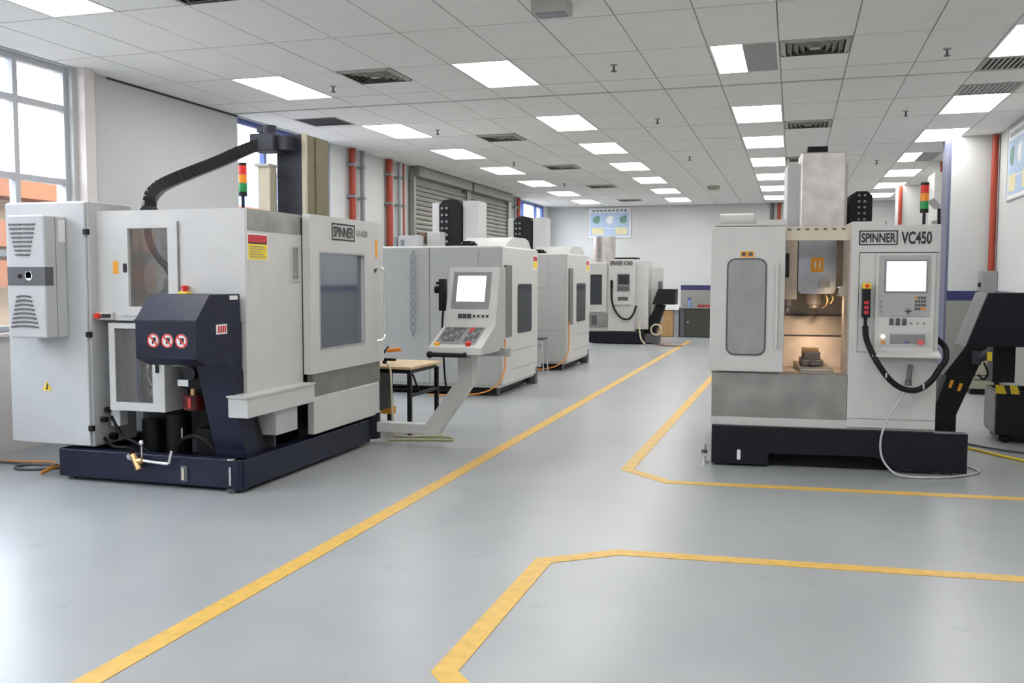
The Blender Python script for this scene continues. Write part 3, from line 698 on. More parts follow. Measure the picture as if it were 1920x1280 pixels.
for k in range(4): obj('port', pl(-2.845 + k * .043, -2.825 + k * .043, 1.245, 1.268, .010), ink, pn)
def kb(x0, x1, y0, y1, t):   # plate on the sloped keyboard face
    zz = lambda y: .99 + (y - 7.7) * .45
    return MB().prism('x', [(y0, zz(y0)), (y1, zz(y1)), (y1, zz(y1) + t), (y0, zz(y0) + t)], x0, x1)
kp = obj('keyboard_panel', kb(-3.09, -2.70, 7.76, 8.06, .004), bezel, pn)
for r in range(6):
    for c in range(9):
        m = redbtn if (r in (4, 5) and c == 6) else (gpipe if (r * 3 + c) % 4 == 0 else keym)
        if c == 5: continue
        obj('key', kb(-3.07 + c * .040, -3.04 + c * .040, 7.80 + r * .042, 7.83 + r * .042, .010), m, kp)
obj('jog_switch', kb(-3.08, -3.03, 7.73, 7.755, .02), ostick, pn)
obj('stop_button', MB().cyl((-2.76, 7.755, 1.01), (-2.76, 7.745, 1.04), .026, 14), redbtn, pn, True)
obj('grab_bar', MB().cyl((-3.1, 7.68, .925), (-2.76, 7.68, .925), .02, 12).sph((-3.1, 7.68, .925), .032).box(-2.78, -2.76, 7.68, 7.72, .91, .95), black, pn, True)
obj('pendant_shoulder', MB().box(-2.99, -2.87, 8.1, 8.3, .86, .96).box(-2.9, -2.56, 8.3, 8.4, .87, .95), grey, pn)
hs = obj('handwheel_box', MB().box(-3.19, -3.135, 8.12, 8.22, 1.30, 1.60, .01).cyl((-3.19, 8.15, 1.5), (-3.23, 8.15, 1.5), .035, 16).cyl((-3.19, 8.15, 1.56), (-3.22, 8.15, 1.56), .014, 12), black, pn, True)
obj('handwheel_cable', MB().tube([(-3.16, 8.17, 1.3), (-3.17, 8.17, 1.15), (-3.16, 8.17, .9), (-3.14, 8.18, .6), (-3.1, 8.2, .45)], .01, 8), black, hs, True)

# ------------------------------------------------------------------ small wooden-topped work table beside it
TB = thing('work_table', 'small work table with pale wooden top and black legs beside pendant arm', 'table', (-3.95, 9.0, 0))
obj('table_top', MB().prism('z', [(-.36, -.36), (.28, -.42), (.30, .40), (-.36, .42)], .685, .71), wood, TB)
obj('top_apron', MB().box(-.32, .25, -.36, .36, .64, .685), black, TB)
for x, y in ((-.31, -.32), (.25, -.38), (.25, .36), (-.31, .36)):
    obj('leg', MB().box(x - .02, x + .02, y - .02, y + .02, 0, .65), black, TB)
obj('stretcher', MB().box(-.31, .25, .345, .375, .40, .43).box(.235, .265, -.38, .36, .40, .43).box(-.325, -.295, -.32, .36, .40, .43), black, TB)
obj('diagonal_brace', MB().tube([(.25, -.30, .63), (.25, -.14, .44)], .012, 6, 1), black, TB)
obj('lower_drawer', MB().box(-.36, -.24, -.3, .3, .2, .62), black, TB)
for y in (-.3, .3): obj('orange_foot_cap', MB().box(-.37, -.23, y - .05, y + .05, .12, .2), ostick, TB)
CL = thing('bar_clamp', 'black bar clamp with orange handle lying on the work table', 'clamp', (-4.10, 8.86, .712))
obj('clamp_bar', MB().tube([(-.05, -.1, .01), (0, .02, .12), (.02, .08, .17)], .013, 8, 1), black, CL)
obj('clamp_jaw', MB().box(-.02, .12, .02, .06, .03, .055).box(-.02, .015, .02, .06, 0, .05), black, CL)
obj('clamp_handle', MB().cyl((.02, .06, .135), (.16, .09, .15), .022, 12), orangeh, CL, True)
ah = obj('air_hose', MB().tube([(-4.0, 8.75, .725), (-3.95, 8.66, .727), (-3.90, 8.585, .715), (-3.875, 8.555, .60), (-3.86, 8.545, .3), (-3.85, 8.55, .06), (-3.82, 8.56, .014), (-3.6, 8.60, .012), (-3.4, 8.75, .012)], .011, 8), cream, None, True)
tag(ah, 'cream air hose hanging over the work table edge to the floor', 'hose')

# ------------------------------------------------------------------ machines B and C: twin box-shaped machining centres
def box_machine(label, loc):
    R = thing('machining_center', label, 'machine', loc, group='box-shaped machining centres along left wall')
    obj('machine_body', MB().box(-2.2, -.02, .02, 1.83, .12, 2.05, .02), white, R)
    obj('base_plinth', MB().box(-2.1, -.12, .1, 1.7, .03, .14), black, R)  # black block standing in for the shadow under the body
    for x, y in ((-.09, 1.76), (-2.1, 1.76), (-.2, .2), (-2.1, .2)): obj('machine_foot', MB().box(x - .06, x + .09, y - .06, y + .08, 0, .16 if y < 1 else .27, .006), slate, R)
    obj('side_panel', MB().box(-2.15, -1.05, 0, .02, .16, 2.03, .006), grey, R)
    obj('corner_panel', MB().box(-1.04, -.03, 0, .02, .16, 2.03, .006), grey, R)
    obj('access_panel', MB().box(-.78, -.34, -.008, .0, 1.45, 1.99, .004), grey, R)
    obj('panel_seam', MB().box(-.98, -.05, -.002, .0, .70, .706), gink, R)
    dr = obj('front_door', MB().box(-.02, 0, .03, 1.82, .16, 2.03, .006), white, R)
    obj('door_recess', MB().box(0, .004, .10, .46, .80, 1.79), mat('recess_grey', (.17, .17, .15), .5), dr)  # flat plate, the recess's shade put into its dark colour
    obj('recess_grip', MB().box(.004, .02, .10, .15, .85, 1.79), slate, dr)  # darker strip painted as the shadow inside the recess
    obj('door_window', MB().prism('x', rrect(.74, 1.46, .83, 1.53, .05), 0, .008), pane_dark, dr)
    obj('window_backing', MB().prism('x', rrect(.80, 1.44, .85, 1.51, .06), -.002, .003), slate, dr)
    for z, a, b_ in ((.60, .5, 1.6), (.33, .5, 1.8)): obj('door_seam', MB().box(0, .003, a, b_, z, z + .006), gink, dr)
    lb = obj('safety_label', MB().box(0, .003, 1.52, 1.8, 1.74, 1.96), wstick, dr)
    obj('label_red', MB().box(.003, .005, 1.55, 1.77, 1.87, 1.94), rstick, lb)
    obj('label_yellow', MB().box(.003, .005, 1.55, 1.77, 1.76, 1.86), ystick, lb)
    obj('roof_hump', MB().prism('x', [(.35, 2.05), (.5, 2.12), (.75, 2.19), (1.3, 2.2), (1.5, 2.17), (1.65, 2.05)], -.75, -.06), white, R)
    obj('roof_rail', MB().box(-.85, -.45, .2, .3, 2.05, 2.09).box(-.62, -.5, .15, .35, 2.08, 2.12), black, R)
    cl = obj('column', MB().box(-.83, -.60, .75, 1.15, 2.05, 2.72, .008), lgrey, R)
    obj('column_cheek', MB().box(-1.30, -1.19, .75, 1.15, 2.05, 2.70, .006), lgrey, cl)
    mg = obj('tool_magazine', MB().prism('y', [(-1.18, 2.05), (-.84, 2.05), (-.84, 2.66), (-.90, 2.73), (-1.0, 2.75), (-1.12, 2.73), (-1.18, 2.66)], .72, 1.1), black, cl)
    for k in range(6):
        for j in range(2): obj('tool_pocket', MB().cyl((-1.13 + j * .07, .72, 2.14 + k * .095), (-1.13 + j * .07, .69, 2.14 + k * .095), .018, 8), gpipe, mg)
    obj('top_box', MB().box(-1.55, -1.25, .1, .4, 2.05, 2.2, .008).box(-1.2, -1.0, .3, .5, 2.05, 2.26, .008), lgrey, R)
    obj('top_connector', MB().box(-1.62, -1.58, .1, .2, 2.05, 2.18).cyl((-1.5, .1, 2.05), (-1.5, .1, 2.14), .03, 10), gpipe, R)
    obj('roof_motor', MB().box(-1.3, -1.23, .3, .38, 2.1, 2.25), mat('brown_motor', (.16, .08, .05), .5), R)
    return R
B = box_machine('boxy grey machining centre with hanging chain, behind the control pendant', (-3.75, 11.88, 0))
C = copy_tree(B); C.location = (-3.75, 15.62, 0); C['label'] = 'boxy grey machining centre, the farther twin, in front of the far machine'
for y0, lab in ((11.88, 'orange air hose trailing from the machine behind the control pendant'), (15.62, 'orange air hose trailing from the farther boxy machine')):
    h_ = obj('air_hose', MB().tube([(-3.73, y0 + .06, .86), (-3.728, y0 + .08, .6), (-3.732, y0 + .05, .35), (-3.78, y0 - .06, .2), (-3.95, y0 - .10, .08), (-4.25, y0 - .12, .03), (-4.75, y0 - .14, .015)], .010, 8), orangeh, None, True)
    tag(h_, lab, 'hose', 'orange air hoses')
st_ = thing('step_stool', 'small grey metal stool standing between the two boxy machines', 'stool', (-4.12, 15.05, 0))
obj('stool_seat', MB().box(-.14, .14, -.14, .14, .58, .62, .008), slate, st_)
for a_, b_ in ((-1, -1), (1, -1), (-1, 1), (1, 1)): obj('leg', MB().cyl((a_ * .15, b_ * .15, 0), (a_ * .11, b_ * .11, .58), .012, 8), chrome, st_, True)
obj('stool_side', MB().box(-.10, .07, -.02, .0, .12, .5), lgrey, st_)
# hanging chain on the side of machine B
K = thing('hanging_chain', 'grey metal chain of oval links hanging on the grey machine side', 'chain', (-5.03, 11.845, .86))
def link_mesh(rot):
    mb = MB(); n = 14; P = []
    for k in range(n):
        a = 2 * math.pi * k / n; P.append((.033 * math.cos(a), .062 * math.sin(a)))
    for k in range(n):
        p, q = P[k], P[(k + 1) % n]
        if rot: mb.cyl((0, p[0] * .2, p[1]), (0, q[0] * .2, q[1]), .007, 6)
        else: mb.cyl((p[0], 0, p[1]), (q[0], 0, q[1]), .007, 6)
    return mb
l0 = obj('chain_link', link_mesh(0), gpipe, K)
l0.location = (0, 0, .06)
for k in range(1, 10):
    c = l0.copy(); COL.objects.link(c); c.parent = K; c.location = (0, 0, .06 + k * .108)
obj('chain_hook', MB().cyl((0, 0, 1.09), (0, .02, 1.12), .01, 8), slate, K)
obj('chain_end', MB().cyl((0, 0, -.06), (0, 0, .01), .006, 8), slate, K)

# ------------------------------------------------------------------ machine D: far machine by the back wall
D = thing('milling_machine', 'far milling machine with dark screen, below the wall poster', 'machine', (-4.88, 22.7, 0))
obj('machine_base', MB().box(0, 1.36, 0, 1.4, .02, .30, .01), navy2, D)
obj('machine_body', MB().box(0, 1.12, .05, 1.4, .30, 2.02, .01), white, D)
obj('rear_cabinet', MB().box(1.12, 1.42, .35, 1.4, .35, 2.06, .01).box(1.42, 1.66, .8, 1.4, .5, 1.9, .01), white, D)
obj('front_right_panel', MB().box(.48, 1.12, 0, .06, .32, 2.10, .01), white, D)
dl = obj('left_door', MB().box(.0, .44, .01, .06, .78, 2.0, .008), white, D)
obj('door_window', MB().box(.03, .32, 0, .012, .97, 1.72), pane_dark, dl)
obj('window_backing', MB().box(.04, .31, .002, .02, .98, 1.71), slate, dl)
obj('chip_window', MB().box(.0, .45, .0, .06, .42, .74), steel, D)
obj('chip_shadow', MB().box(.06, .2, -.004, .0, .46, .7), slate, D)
text('logo_lettering', 'SPINNER VC450', ink, D, (.52, 0, 1.94), (1, 0, 0), (0, 0, 1), .56, .11, .004)
bz = obj('screen_bezel', MB().box(.70, 1.02, -.012, 0, 1.30, 1.74), bezel, D)
obj('dark_screen', MB().box(.73, 1.0, -.016, -.012, 1.47, 1.71), ink, bz)
obj('keypad', MB().box(.72, 1.0, -.016, -.012, 1.32, 1.43).box(.72, .98, -.012, 0, 1.08, 1.17), keym, bz)
obj('panel_shelf', MB().box(.66, 1.06, -.05, 0, .97, 1.0), lgrey, D)
hs = obj('handwheel_box', MB().box(.54, .60, -.04, 0, 1.36, 1.58, .006), black, D)
obj('handwheel_cable', MB().tube([(.57, -.03, 1.36), (.58, -.04, 1.1), (.66, -.06, .85), (.82, -.08, .66), (1.0, -.08, .62), (1.12, -.04, .75), (1.18, .02, .95)], .025, 8), black, hs, True)
obj('head_cover', MB().cyl((.24, .7, 2.02), (.24, .7, 2.68), .28, 28), steel2, D, True)
obj('roof_box', MB().box(.55, 1.0, .3, .8, 2.02, 2.12, .02).box(-.05, .1, .3, .6, 2.02, 2.10), white, D)
obj('roof_pad', MB().box(.6, 1.15, .2, .7, 2.1, 2.14), blackp, D)
cv = obj('chip_conveyor', MB().prism('y', [(1.30, .02), (1.5, .02), (1.80, .95), (1.62, .98), (1.36, .5)], .5, .9), black, D)
obj('conveyor_head', MB().prism('y', [(1.52, .98), (1.66, 1.36), (2.08, 1.36), (2.08, .98)], .35, .95), blackp, cv)
obj('head_motor', MB().box(1.66, 1.74, .4, .6, 1.36, 1.55), slate, cv)
obj('coolant_tank', MB().box(1.36, 1.7, .2, .7, .02, .24, .01), slate, cv)
obj('hose_coil', MB().tube([(1.66 + .13 * math.cos(a * .6), .15, .36 + .13 * math.sin(a * .6)) for a in range(12)], .02, 8, 2), cream, cv, True)
obj('waste_hose', MB().tube([(1.3, -.02, .7), (1.28, -.06, .4), (1.32, -.08, .15), (1.42, -.1, .02)], .02, 8), cream, cv, True)

# ------------------------------------------------------------------ machine E: VC450, right
ROT = math.radians(4)
Em = thing('milling_machine', 'milling machine with open lit chamber and bright screen, right side', 'machine', (-.65, 8.08, 0), ROT)
eb = obj('machine_base', MB().prism('y', [(0, .02), (.47, .02), (.48, .12), (1.33, .13), (1.52, .02), (2.04, .02), (2.04, .345), (0, .345)], 0, .12).box(0, 1.82, .12, 1.9, .03, .345), navy2, Em)
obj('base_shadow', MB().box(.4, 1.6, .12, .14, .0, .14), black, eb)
obj('sight_glass', MB().prism('y', rrect(.215, .245, .055, .145, .014), -.004, 0), wstick, eb)
ft = obj('leveling_foot', MB().cyl((-.06, .1, 0), (-.06, .1, .015), .035, 14).cyl((-.06, .1, .01), (-.06, .1, .16), .011, 10).box(-.09, .0, .07, .13, .06, .085), chrome, eb, True)
obj('foot_nut', MB().cyl((-.06, .1, .085), (-.06, .1, .115), .028, 6), slate, ft)
for x, y in ((.1, .09), (1.9, .06), (.1, 1.7), (1.7, 1.7)): obj('base_foot', MB().cyl((x, y, 0), (x, y, .03), .04, 12), slate, eb)
obj('lower_sill', MB().box(0, 1.80, .05, .2, .345, .425, .006), white, Em)
obj('stainless_apron', MB().box(-.005, 1.10, .045, .10, .425, .79), steel, Em)
obj('apron_top', MB().box(-.005, 1.10, .05, .30, .785, .80), steel, Em)
# shell
obj('left_shell', MB().box(-.01, .02, .1, 1.5, .345, 2.06).box(.02, .575, .10, .13, .8, 2.06), white, Em)
obj('right_shell', MB().box(1.115, 1.79, .06, .5, .345, 2.05, .008).box(1.50, 1.78, .5, 1.5, .345, 2.0), white, Em)
obj('shell_roof', MB().box(0, .60, .1, 1.5, 2.04, 2.075).box(.575, 1.2, 1.0, 1.5, 2.03, 2.06), white, Em)
ch = obj('work_chamber', MB().box(.02, 1.5, 1.38, 1.40, .7, 2.03).box(1.45, 1.47, .5, 1.38, .7, 2.03).box(.02, .04, .13, 1.38, .7, 2.03).box(1.10, 1.116, .10, .5, .8, 2.03), inner, Em)
obj('chamber_floor', MB().box(.02, 1.47, .12, 1.38, .70, .74), inner, ch)
obj('floor_slope', MB().prism('x', [(.30, .795), (1.3, .76), (1.3, .72), (.30, .78)], .04, 1.46), inner, ch)
obj('way_cover', MB().prism('x', [(1.38, 1.25), (1.33, 1.25), (1.30, 1.06), (1.38, 1.06)], .3, 1.40).prism('x', [(1.38, 1.06), (1.30, 1.06), (1.22, .74), (1.38, .74)], .3, 1.42), inner, ch)
obj('cover_fold', MB().box(.3, 1.42, 1.315, 1.335, 1.25, 1.265).box(.3, 1.42, 1.285, 1.30, 1.055, 1.065), slate, ch)
obj('lintel', MB().box(.575, 1.115, .08, .16, 1.93, 2.045), cream, ch)
mb = MB()
for k in range(7): mb.box(.60 + k * .072, .63 + k * .072, .076, .08, 2.015, 2.03)
obj('lintel_slots', mb, slate, ch)
obj('tool_changer_door', MB().box(.50, .73, .72, .82, 1.42, 1.95).box(.55, .62, .70, .72, 1.62, 1.85), inner, ch)
obj('changer_slot', MB().box(.60, .66, .712, .718, 1.62, 1.84), ink, ch)
obj('changer_gripper', MB().cyl((.64, .72, 1.36), (.64, .72, 1.42), .055, 16).cyl((.64, .72, 1.30), (.64, .72, 1.36), .03, 12), slate, ch, True)
sh = obj('spindle_head', MB().prism('y', [(.745, 1.50), (.77, 1.47), (1.05, 1.47), (1.075, 1.50), (1.075, 1.96), (.745, 1.96)], .78, 1.36), mat('spindle_sheet_steel', (.40, .42, .46), .3, .8, var=.2, scale=5), Em)
obj('head_sign', MB().box(.855, .965, .775, .78, 1.67, 1.80), ostick, sh)
obj('sign_marks', MB().box(.885, .897, .773, .775, 1.70, 1.77).box(.925, .937, .773, .775, 1.70, 1.77), wstick, sh)
obj('head_valve', MB().box(.93, 1.02, .76, .78, 1.53, 1.605).cyl((.978, .76, 1.565), (.978, .752, 1.565), .012, 10), lgrey, sh)
obj('spindle_nose', MB().cyl((.90, .95, 1.37), (.90, .95, 1.47), .075, 24, .09).cyl((.90, .95, 1.34), (.90, .95, 1.37), .05, 20), inner, sh, True)
obj('coolant_nozzle', MB().tube([(.99, .85, 1.47), (1.01, .84, 1.42), (1.0, .84, 1.37), (.97, .85, 1.34)], .014, 8).tube([(1.04, .85, 1.47), (1.06, .84, 1.43), (1.04, .84, 1.38)], .012, 8), brass, sh, True)
vt = obj('machine_table', MB().box(.74, 1.02, .28, 1.1, .74, .825, .006), steel, Em)
vi = obj('vise', MB().box(.78, .96, .55, .95, .83, .88, .006).box(.80, .94, .62, .70, .88, .95, .006).box(.80, .94, .82, .92, .88, .97, .006).cyl((.87, .48, .865), (.87, .56, .865), .03, 14), slate, vt)
obj('vise_jaw', MB().box(.80, .94, .795, .82, .92, .975), brass, vi)
lampb = obj('work_lamp', MB().cyl((1.08, .30, 1.50), (1.06, .34, 1.50), .045, 16), chrome, Em, True)
obj('lamp_lens', MB().cyl((1.062, .338, 1.50), (1.052, .35, 1.50), .035, 16), bulb, lampb, True)
ld = bpy.data.lights.new('work_lamp_light', 'SPOT'); ld.energy = 22; ld.color = (1.0, .70, .48); ld.shadow_soft_size = .04; ld.spot_size = math.radians(116); ld.spot_blend = .9
lo = bpy.data.objects.new('work_lamp_light', ld); COL.objects.link(lo); lo.parent = lampb; lo.location = (1.045, .37, 1.49); lo.rotation_euler = Vector((-.30, .45, -.85)).to_track_quat('-Z', 'Y').to_euler()
# left door
dl = obj('sliding_door', MB().box(-.03, .583, .02, .075, .815, 2.045, .008), white, Em)
obj('window_seal', MB().prism('y', rrect(.105, .435, .955, 1.78, .07), .012, .02), slate, dl)
obj('frosted_window', MB().prism('y', rrect(.118, .422, .968, 1.767, .062), .006, .014), frost, dl)
obj('door_handle', MB().box(.508, .53, -.015, .005, 1.02, 1.74, .005).box(.51, .528, .0, .02, 1.05, 1.09).box(.51, .528, .0, .02, 1.67, 1.71), white, dl)
obj('door_sticker', MB().box(.215, .325, .016, .02, 1.79, 1.84), ostick, dl)
obj('sticker_marks', MB().box(.225, .26, .014, .016, 1.80, 1.83).box(.28, .315, .014, .016, 1.80, 1.83), keym, dl)
# right control panel
cp = obj('control_panel', MB().box(1.105, 1.795, .03, .065, .365, 2.05, .006), white, Em)
FP = .03
mb = MB().box(1.17, 1.174, FP - .002, FP, 1.0, 1.825).box(1.17, 1.79, FP - .002, FP, 1.82, 1.826).box(1.17, 1.28, FP - .002, FP, .998, 1.003)
obj('panel_seam', mb, ink, cp)
obj('lower_seam', MB().box(1.11, 1.79, FP - .002, FP, .44, .445), gink, cp)
lg = obj('maker_logo', MB().ring('y', (1.165, 1.465, 1.885, 2.005), (1.175, 1.455, 1.895, 1.995), FP - .003, FP), ink, cp)
text('logo_lettering', 'SPINNER', ink, lg, (1.182, FP, 1.906), (1, 0, 0), (0, 0, 1), .268, .078, .003)
text('model_lettering', 'VC450', ink, cp, (1.49, FP, 1.892), (1, 0, 0), (0, 0, 1), .235, .102, .003)
pod = obj('control_pod', MB().box(1.30, 1.755, .0, .03, 1.01, 1.815, .004), white, cp)
bz = obj('screen_bezel', MB().box(1.325, 1.715, -.01, 0, 1.305, 1.80), mat('pod_grey', (.40, .395, .39), .45), pod)
obj('screen_rim', MB().ring('y', (1.365, 1.695, 1.495, 1.765), (1.378, 1.682, 1.508, 1.752), -.016, -.01), bezel, bz)
obj('screen', MB().box(1.378, 1.682, -.014, -.01, 1.508, 1.752), screenm, bz)
for k in range(3): obj('softkey_left', MB().box(1.338, 1.35, -.013, -.01, 1.33 + k * .04, 1.355 + k * .04), gink, bz)
for r in range(4):
    for c in range(4):
        m = orangeh if (r, c) in ((0, 2), (0, 3), (3, 0)) else keym
        obj('key', MB().box(1.603 + c * .022, 1.62 + c * .022, -.014, -.01, 1.355 + r * .03, 1.375 + r * .03), m, bz)
obj('cursor_keys', MB().box(1.53, 1.58, -.014, -.01, 1.338, 1.350).box(1.549, 1.561, -.014, -.01, 1.32, 1.368), keym, bz)
for k in range(3): obj('selector_knob', MB().box(1.412 + k * .05, 1.445 + k * .05, -.006, 0, 1.23, 1.285).cyl((1.428 + k * .05, 0, 1.25), (1.428 + k * .05, -.025, 1.25), .012, 12), keym, pod)
for k in range(3): obj('blank_button', MB().cyl((1.58 + k * .05, 0, 1.245), (1.58 + k * .05, -.004, 1.245), .01, 10), gink, pod)
lp = obj('operator_strip', MB().box(1.335, 1.72, -.008, 0, 1.06, 1.17), lgrey, pod)
obj('strip_keys', MB().box(1.42, 1.69, -.011, -.008, 1.075, 1.155), bezel, lp)
obj('lit_button', MB().cyl((1.365, -.008, 1.135), (1.365, -.02, 1.135), .016, 14), mat('lit_button', (1, .85, .7), .4, var=0, emit=2), lp)
obj('amber_button', MB().cyl((1.365, -.008, 1.09), (1.365, -.02, 1.09), .016, 14), orangeh, lp)
obj('stop_button', MB().cyl((1.655, -.008, 1.09), (1.655, -.03, 1.09), .022, 16), mat('pale_red_button', (.75, .12, .12), .4), lp, True)
obj('blue_key', MB().box(1.53, 1.57, -.013, -.011, 1.085, 1.095), blueb, lp)
obj('panel_shelf', MB().prism('x', [(.03, 1.02), (-.09, .985), (-.09, .97), (.03, .965)], 1.275, 1.80), white, cp)
hb = obj('handset', MB().box(1.195, 1.258, -.045, .028, 1.29, 1.57, .008), blackp, cp)
obj('handset_cap', MB().box(1.193, 1.26, -.05, .0, 1.525, 1.575, .008), ystick, hb)
obj('stop_button', MB().cyl((1.226, -.05, 1.55), (1.226, -.065, 1.55), .016, 14), redbtn, hb)
for k in range(3): obj('handset_key', MB().box(1.208, 1.245, -.05, -.045, 1.32 + k * .04, 1.345 + k * .04), rstick, hb)
obj('handset_plug', MB().cyl((1.226, -.01, 1.21), (1.226, -.01, 1.29), .014, 10), black, hb)
obj('handset_cable', MB().tube([(1.226, -.01, 1.22), (1.235, -.02, 1.12), (1.27, -.05, 1.02), (1.33, -.10, .90), (1.42, -.11, .78), (1.52, -.10, .715), (1.63, -.09, .71), (1.73, -.07, .78), (1.80, -.04, .88), (1.86, .02, .96), (1.86, .08, 1.05), (1.79, .06, 1.12)], .024, 10), black, hb, True)
for p in ((1.38, -.11, .825), (1.67, -.085, .735)): obj('cable_tie', MB().cyl((p[0] - .006, p[1], p[2]), (p[0] + .006, p[1], p[2]), .028, 12), lgrey, hb)
obj('gun_holder', MB().cyl((1.585, -.0, .90), (1.565, -.06, .78), .019, 12).cyl((1.565, -.06, .78), (1.56, -.065, .74), .026, 12), slate, cp, True)
obj('air_gun_hose', MB().tube([(1.56, -.065, .75), (1.545, -.075, .70), (1.47, -.09, .58), (1.39, -.10, .42), (1.355, -.11, .28), (1.37, -.13, .14), (1.45, -.17, .04), (1.56, -.19, .014), (1.8, -.16, .012), (2.05, .0, .012), (2.18, .2, .012), (2.10, .42, .012), (1.98, .5, .012)], .0085, 8, 10), mat('translucent_grey_hose', (.5, .5, .52), .3), cp, True)
# top pieces
obj('roof_roll', MB().cyl((.04, .42, 2.13), (.33, .42, 2.13), .055, 20).box(.33, .36, .38, .46, 2.08, 2.18).box(.36, .60, .3, .5, 2.07, 2.12), white, Em, True)
obj('head_cover', MB().box(.745, 1.125, .68, 1.10, 2.02, 2.74, .01), steel2, Em)
obj('cover_motor', MB().box(.80, .975, .75, .95, 2.74, 2.80, .004), black, Em)
obj('rear_column', MB().box(.645, .77, 1.0, 1.5, 2.03, 2.68, .006).box(1.10, 1.18, 1.0, 1.5, 2.03, 2.68), lgrey, Em)
mg = obj('tool_magazine', MB().prism('y', [(1.21, 2.04), (1.41, 2.04), (1.41, 2.38), (1.36, 2.42), (1.27, 2.42), (1.21, 2.38)], 1.06, 1.5), black, Em)
for k in range(5):
    for j in range(2): obj('tool_pocket', MB().cyl((1.29 + j * .05, 1.05, 2.16 + k * .055), (1.29 + j * .05, 1.035, 2.16 + k * .055), .012, 8), gpipe, mg)
obj('roof_tray', MB().box(1.12, 1.38, .1, .6, 2.05, 2.085, .006), white, Em)
obj('roof_stub', MB().box(.5, .58, .4, .6, 2.07, 2.10).box(1.40, 1.48, .7, .8, 2.0, 2.12), slate, Em)
stack_light(Em, 1.735, .42, 2.05, 2.20, .034, .068)
obj('cable_duct', MB().box(1.795, 1.825, .35, .42, .95, 2.10), steel, Em)
obj('duct_cover', MB().box(1.825, 1.85, .37, .40, .95, 1.75), khaki, Em)
obj('duct_loom', MB().tube([(1.84, .36, 2.2), (1.845, .36, 1.9), (1.84, .36, 1.6), (1.83, .36, 1.2), (1.84, .36, .95)], .014, 8), black, Em, True)
# chip conveyor of E
cv = obj('chip_conveyor', MB().prism('y', [(1.9, .05), (2.29, .05), (2.29, .30), (2.55, .97), (2.37, .99), (2.16, .68), (2.09, .42), (1.9, .30)], 1.5, 1.80), black, Em)
obj('conveyor_head', MB().prism('y', [(2.36, .965), (2.54, 1.478), (3.12, 1.478), (3.12, .965)], 1.5, 1.95), navy2, cv)
obj('head_end_sheet', MB().prism('y', [(2.35, .965), (2.36, .965), (2.54, 1.478), (2.53, 1.478)], 1.505, 1.945), slate, cv)
obj('discharge_chute', MB().box(2.66, 2.86, 1.74, 1.94, .60, .965), navy2, cv)
obj('guard_rail', MB().prism('y', [(2.09, .42), (2.11, .42), (2.19, .68), (2.17, .69)], 1.485, 1.5), slate, cv)
gm = obj('gear_motor', MB().cyl((2.44, 1.44, .86), (2.54, 1.44, .90), .05, 16).box(2.40, 2.47, 1.40, 1.5, .80, .92), charc, cv, True)
obj('motor_tag', MB().box(2.515, 2.555, 1.375, 1.395, .84, .92), ystick, gm)
obj('motor_cable', MB().tube([(2.50, 1.42, .82), (2.53, 1.40, .72), (2.50, 1.42, .66), (2.46, 1.45, .7)], .01, 8), black, gm, True)
for u, z in ((2.23, .60), (2.31, .57)): obj('hazard_sticker', MB().prism('y', [(u - .02, z - .035), (u + .005, z - .04), (u + .03, z + .035), (u, z + .04)], 1.492, 1.5), ostick, cv)
obj('conveyor_feet', MB().box(1.95, 2.0, 1.55, 1.75, 0, .05).box(2.22, 2.27, 1.55, 1.75, 0, .05), slate, cv)

# ------------------------------------------------------------------ chip bin, cables and cabinet right of E
bn = thing('chip_bin', 'dark wheeled chip bin with yellow hazard stripes under conveyor head', 'bin', (1.93, 10.02, 0))
obj('bin_body', MB().ring('z', (0, .64, 0, .52), (.02, .62, .02, .50), .10, .52).box(0, .64, 0, .52, .08, .10), blackp, bn)
obj('bin_side_sheet', MB().box(-.012, 0, 0, .52, .10, .50), slate, bn)
obj('bin_plinth', MB().box(.04, .62, .05, .48, .02, .08), black, bn)
obj('stripe_board', MB().box(-.015, .2, -.012, -.0, .49, .575), ink, bn)
for k in range(2): obj('hazard_stripe', MB().prism('y', [(-.015 + k * .125, .575), (.055 + k * .119, .575), (.085 + k * .115, .49), (-.015 + k * .14, .49)], -.016, -.012), ystick, bn)
for x, y in ((.1, .06), (.55, .06), (.1, .46), (.55, .46)): obj('caster', MB().cyl((x - .02, y, .04), (x + .02, y, .04), .04, 16), black, bn, True)
def cable(label, pts, r, m, cat='cable', name='floor_cable'):
    tag(obj(name, MB().tube(pts, r, 8), m, None, True), label, cat)
cable('dark cable on the floor right of the lit machine base', [(1.40, 9.9, .012), (1.6, 9.85, .012), (1.85, 9.6, .012), (2.1, 9.45, .012), (2.6, 9.4, .012)], .010, slate)
cable('yellow and black striped cable on the floor by the right machine', [(1.38, 9.6, .012), (1.62, 9.55, .012), (1.85, 9.2, .012), (2.05, 9.0, .012), (2.4, 8.9, .012)], .011, ystick)
cable('orange hose looped on the floor left of the navy base', [(-5.75, 6.5, .012), (-5.82, 6.2, .04), (-5.86, 6.05, .012), (-5.95, 6.25, .012), (-6.1, 6.42, .012), (-6.4, 6.35, .012), (-6.7, 6.3, .012)], .012, orangeh, 'hose', 'floor_hose')
cable('dark grey cable coiled on the floor at the left edge', [(-5.72, 6.6, .012), (-5.8, 6.35, .012), (-6.0, 6.15, .012), (-6.2, 6.12, .012), (-6.25, 6.25, .012), (-6.1, 6.35, .012), (-5.95, 6.3, .02), (-6.3, 6.3, .012), (-6.75, 6.3, .012)], .012, slate)
